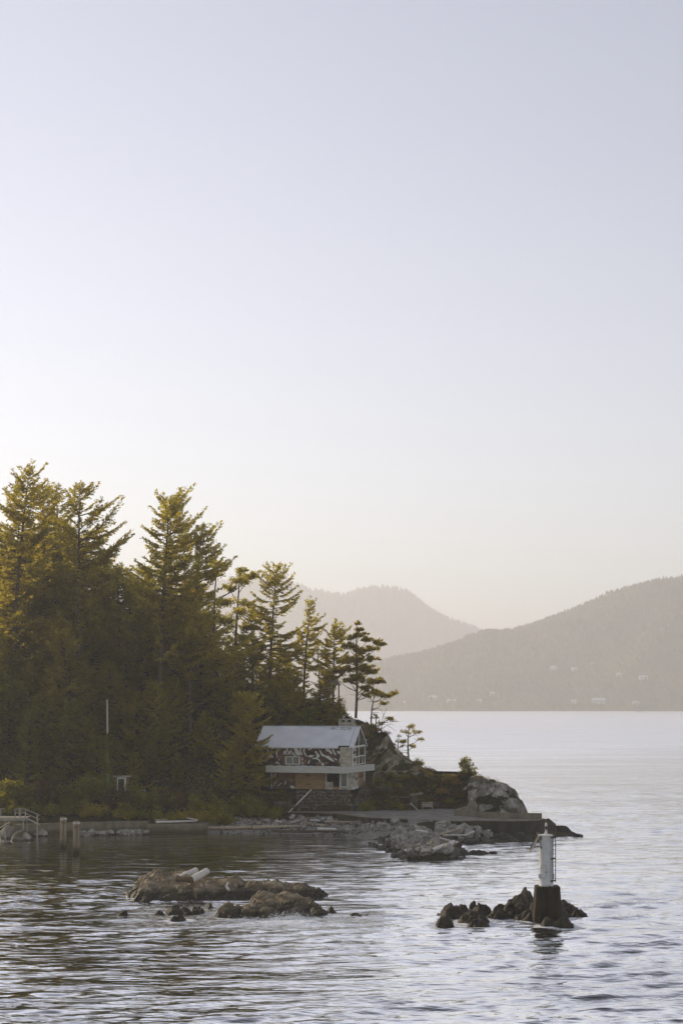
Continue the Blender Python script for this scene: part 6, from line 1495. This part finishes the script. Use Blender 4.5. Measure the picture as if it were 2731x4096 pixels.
while k < 1400:
    x, y = reg_spit() if k % 2 else (rr.uniform(-15, 8), rr.uniform(172, 182)); z = float(base_h(np.array([x]), np.array([y]))[0])
    k += 1
    if z < -.2: continue
    s = rr.uniform(.07, .2); q = r_small.normal(size=(6, 3)) * .15 + np.array([(1, 0, 0), (-1, 0, 0), (0, 1, 0), (0, -1, 0), (0, 0, .8), (0, 0, -.8)]); b0 = len(SVs)
    SVs += [tuple(np.array((x, y, z + s * .4)) + v_ * s) for v_ in q]; SFs += [(b0 + a, b0 + b, b0 + c) for a, b, c in ((0, 2, 4), (2, 1, 4), (1, 3, 4), (3, 0, 4), (2, 0, 5), (1, 2, 5), (3, 1, 5), (0, 3, 5))]
tag(link('rubble', np_mesh('rubble', np.array(SVs), np.array(SFs), MAT['boulder_wet_shade'])), 'small stones and rubble between the boulders', 'rubble', kind='stuff')  # wet-boulder tone puts shade into the gaps between the boulders

# ------------------------------------------------------------------ boats and houses across the water
MAT['boat_white'] = M_flat('boat_white', (.7, .7, .7), .4, .1, 1.0); MAT['boat_glass'] = M_flat('boat_glass', (.05, .06, .07), .2, .2, 1.0)
def boat(px, py, Lm, lab, flip=1):
    Y = YW(py); o = tag(empty('motor_boat', (X_(px, Y), Y, 0), 0 if flip > 0 else math.pi), lab, 'boat'); h = Lm / 2; w_ = Lm * .17
    m = MB(); st_ = [(-h, w_ * .85, .75), (-h * .4, w_, .8), (h * .3, w_ * .9, .95), (h * .75, w_ * .45, 1.1), (h, .03, 1.25)]
    vs = []
    for x, b, z in st_: vs += [(x, -b, z * Lm / 7), (x, -b * .6, -.15), (x, b * .6, -.15), (x, b, z * Lm / 7)]
    fs = [(0, 1, 2, 3)]
    for i in range(4):
        k_ = i * 4; fs += [(k_, k_ + 4, k_ + 5, k_ + 1), (k_ + 1, k_ + 5, k_ + 6, k_ + 2), (k_ + 2, k_ + 6, k_ + 7, k_ + 3), (k_ + 3, k_ + 7, k_ + 4, k_)]
    m._add(vs, fs); m.build('hull', MAT['boat_white'], o)
    MB().box((-.05 * Lm, 0, .80 * Lm / 7 + .05 * Lm), (.28 * Lm, w_ * 1.3, .11 * Lm), taper=.75).build('cabin', MAT['boat_white'], o)
    MB().box((.02 * Lm, 0, .80 * Lm / 7 + .065 * Lm), (.16 * Lm, w_ * 1.34, .045 * Lm)).build('window', MAT['boat_glass'], o)
    MB().tube([(-.1 * Lm, 0, .2 * Lm), (-.12 * Lm, 0, .3 * Lm)], .04, 5).build('mast', MAT['boat_white'], o)
boat(1580, 2888, 6.4, 'small motor boat on the water just right of the dead tree')
boat(2552, 2847, 11.5, 'tiny pale motor boat near the far shore on the right', -1)
MAT['far_wall'] = M_flat('far_house_wall', (.52, .50, .46), .8, .1, 1.0); MAT['far_roof'] = M_flat('far_house_roof', (.62, .63, .66), .6, .1, 1.0)
for i, (px, py, wpx, lab) in enumerate(((1730, 2786, 34, 'pale roofed house nearest the left end of the far shore'), (1805, 2802, 38, 'long low house right of the leftmost far shore house'), (1967, 2769, 18, 'small pale house alone above the middle of the far shore'), (2210, 2668, 28, 'house with two rows of windows highest on the far hillside left'),
      (2297, 2673, 30, 'low wide house right of the one highest on the hillside'), (2367, 2651, 13, 'tiny house above the other hillside houses'), (2475, 2693, 22, 'small house right of the middle on the far hillside'), (2570, 2707, 34, 'flat long house farthest right on the far hillside'),
      (2290, 2800, 24, 'square house near the water left of the biggest far house'), (2392, 2802, 54, 'biggest pale house on the far shore at the right'), (2540, 2808, 24, 'low house on the far shore right of the biggest one'), (1620, 2805, 14, 'tiny hut at the hazy left tip of the far shore'), (1915, 2798, 20, 'faint house on the far shore below the one standing alone'))):
    Ys = np.linspace(3240, 4000, 400); zz = near_H(X_(px, Ys), Ys); ray = Z_(py + 6, Ys); k_ = int(np.argmax(zz > ray)); Y = float(Ys[k_]); z = max(float(zz[k_]), 2.0)
    W_ = wpx / FPX * Y; hh = max(4.5, W_ * .30); o = tag(empty('far_house', (X_(px, Y), Y - 6, z - 1), .2 * math.sin(i * 2.1)), lab, 'house', 'houses across the water')
    MB().span((-W_ / 2, -4, -4), (W_ / 2, 4, hh * .62)).build('wall', MAT['far_wall'], o)
    MB()._add([(-W_ / 2 - .6, -4.8, hh * .58), (W_ / 2 + .6, -4.8, hh * .58), (W_ / 2 + .6, 4.8, hh * .58), (-W_ / 2 - .6, 4.8, hh * .58), (-W_ / 2 * .8, 0, hh * 1.12), (W_ / 2 * .8, 0, hh * 1.12)], [(0, 1, 5, 4), (1, 2, 5), (2, 3, 4, 5), (3, 0, 4), (3, 2, 1, 0)]).build('roof', MAT['far_roof'], o)
    nw = max(2, int(W_ / 4.5))
    for q in range(nw):
        u = -W_ / 2 + W_ * (q + .5) / nw; MB().span((u - .9, -4.06, hh * .12), (u + .9, -4.01, hh * .48)).build('window', MAT['boat_glass'], o)
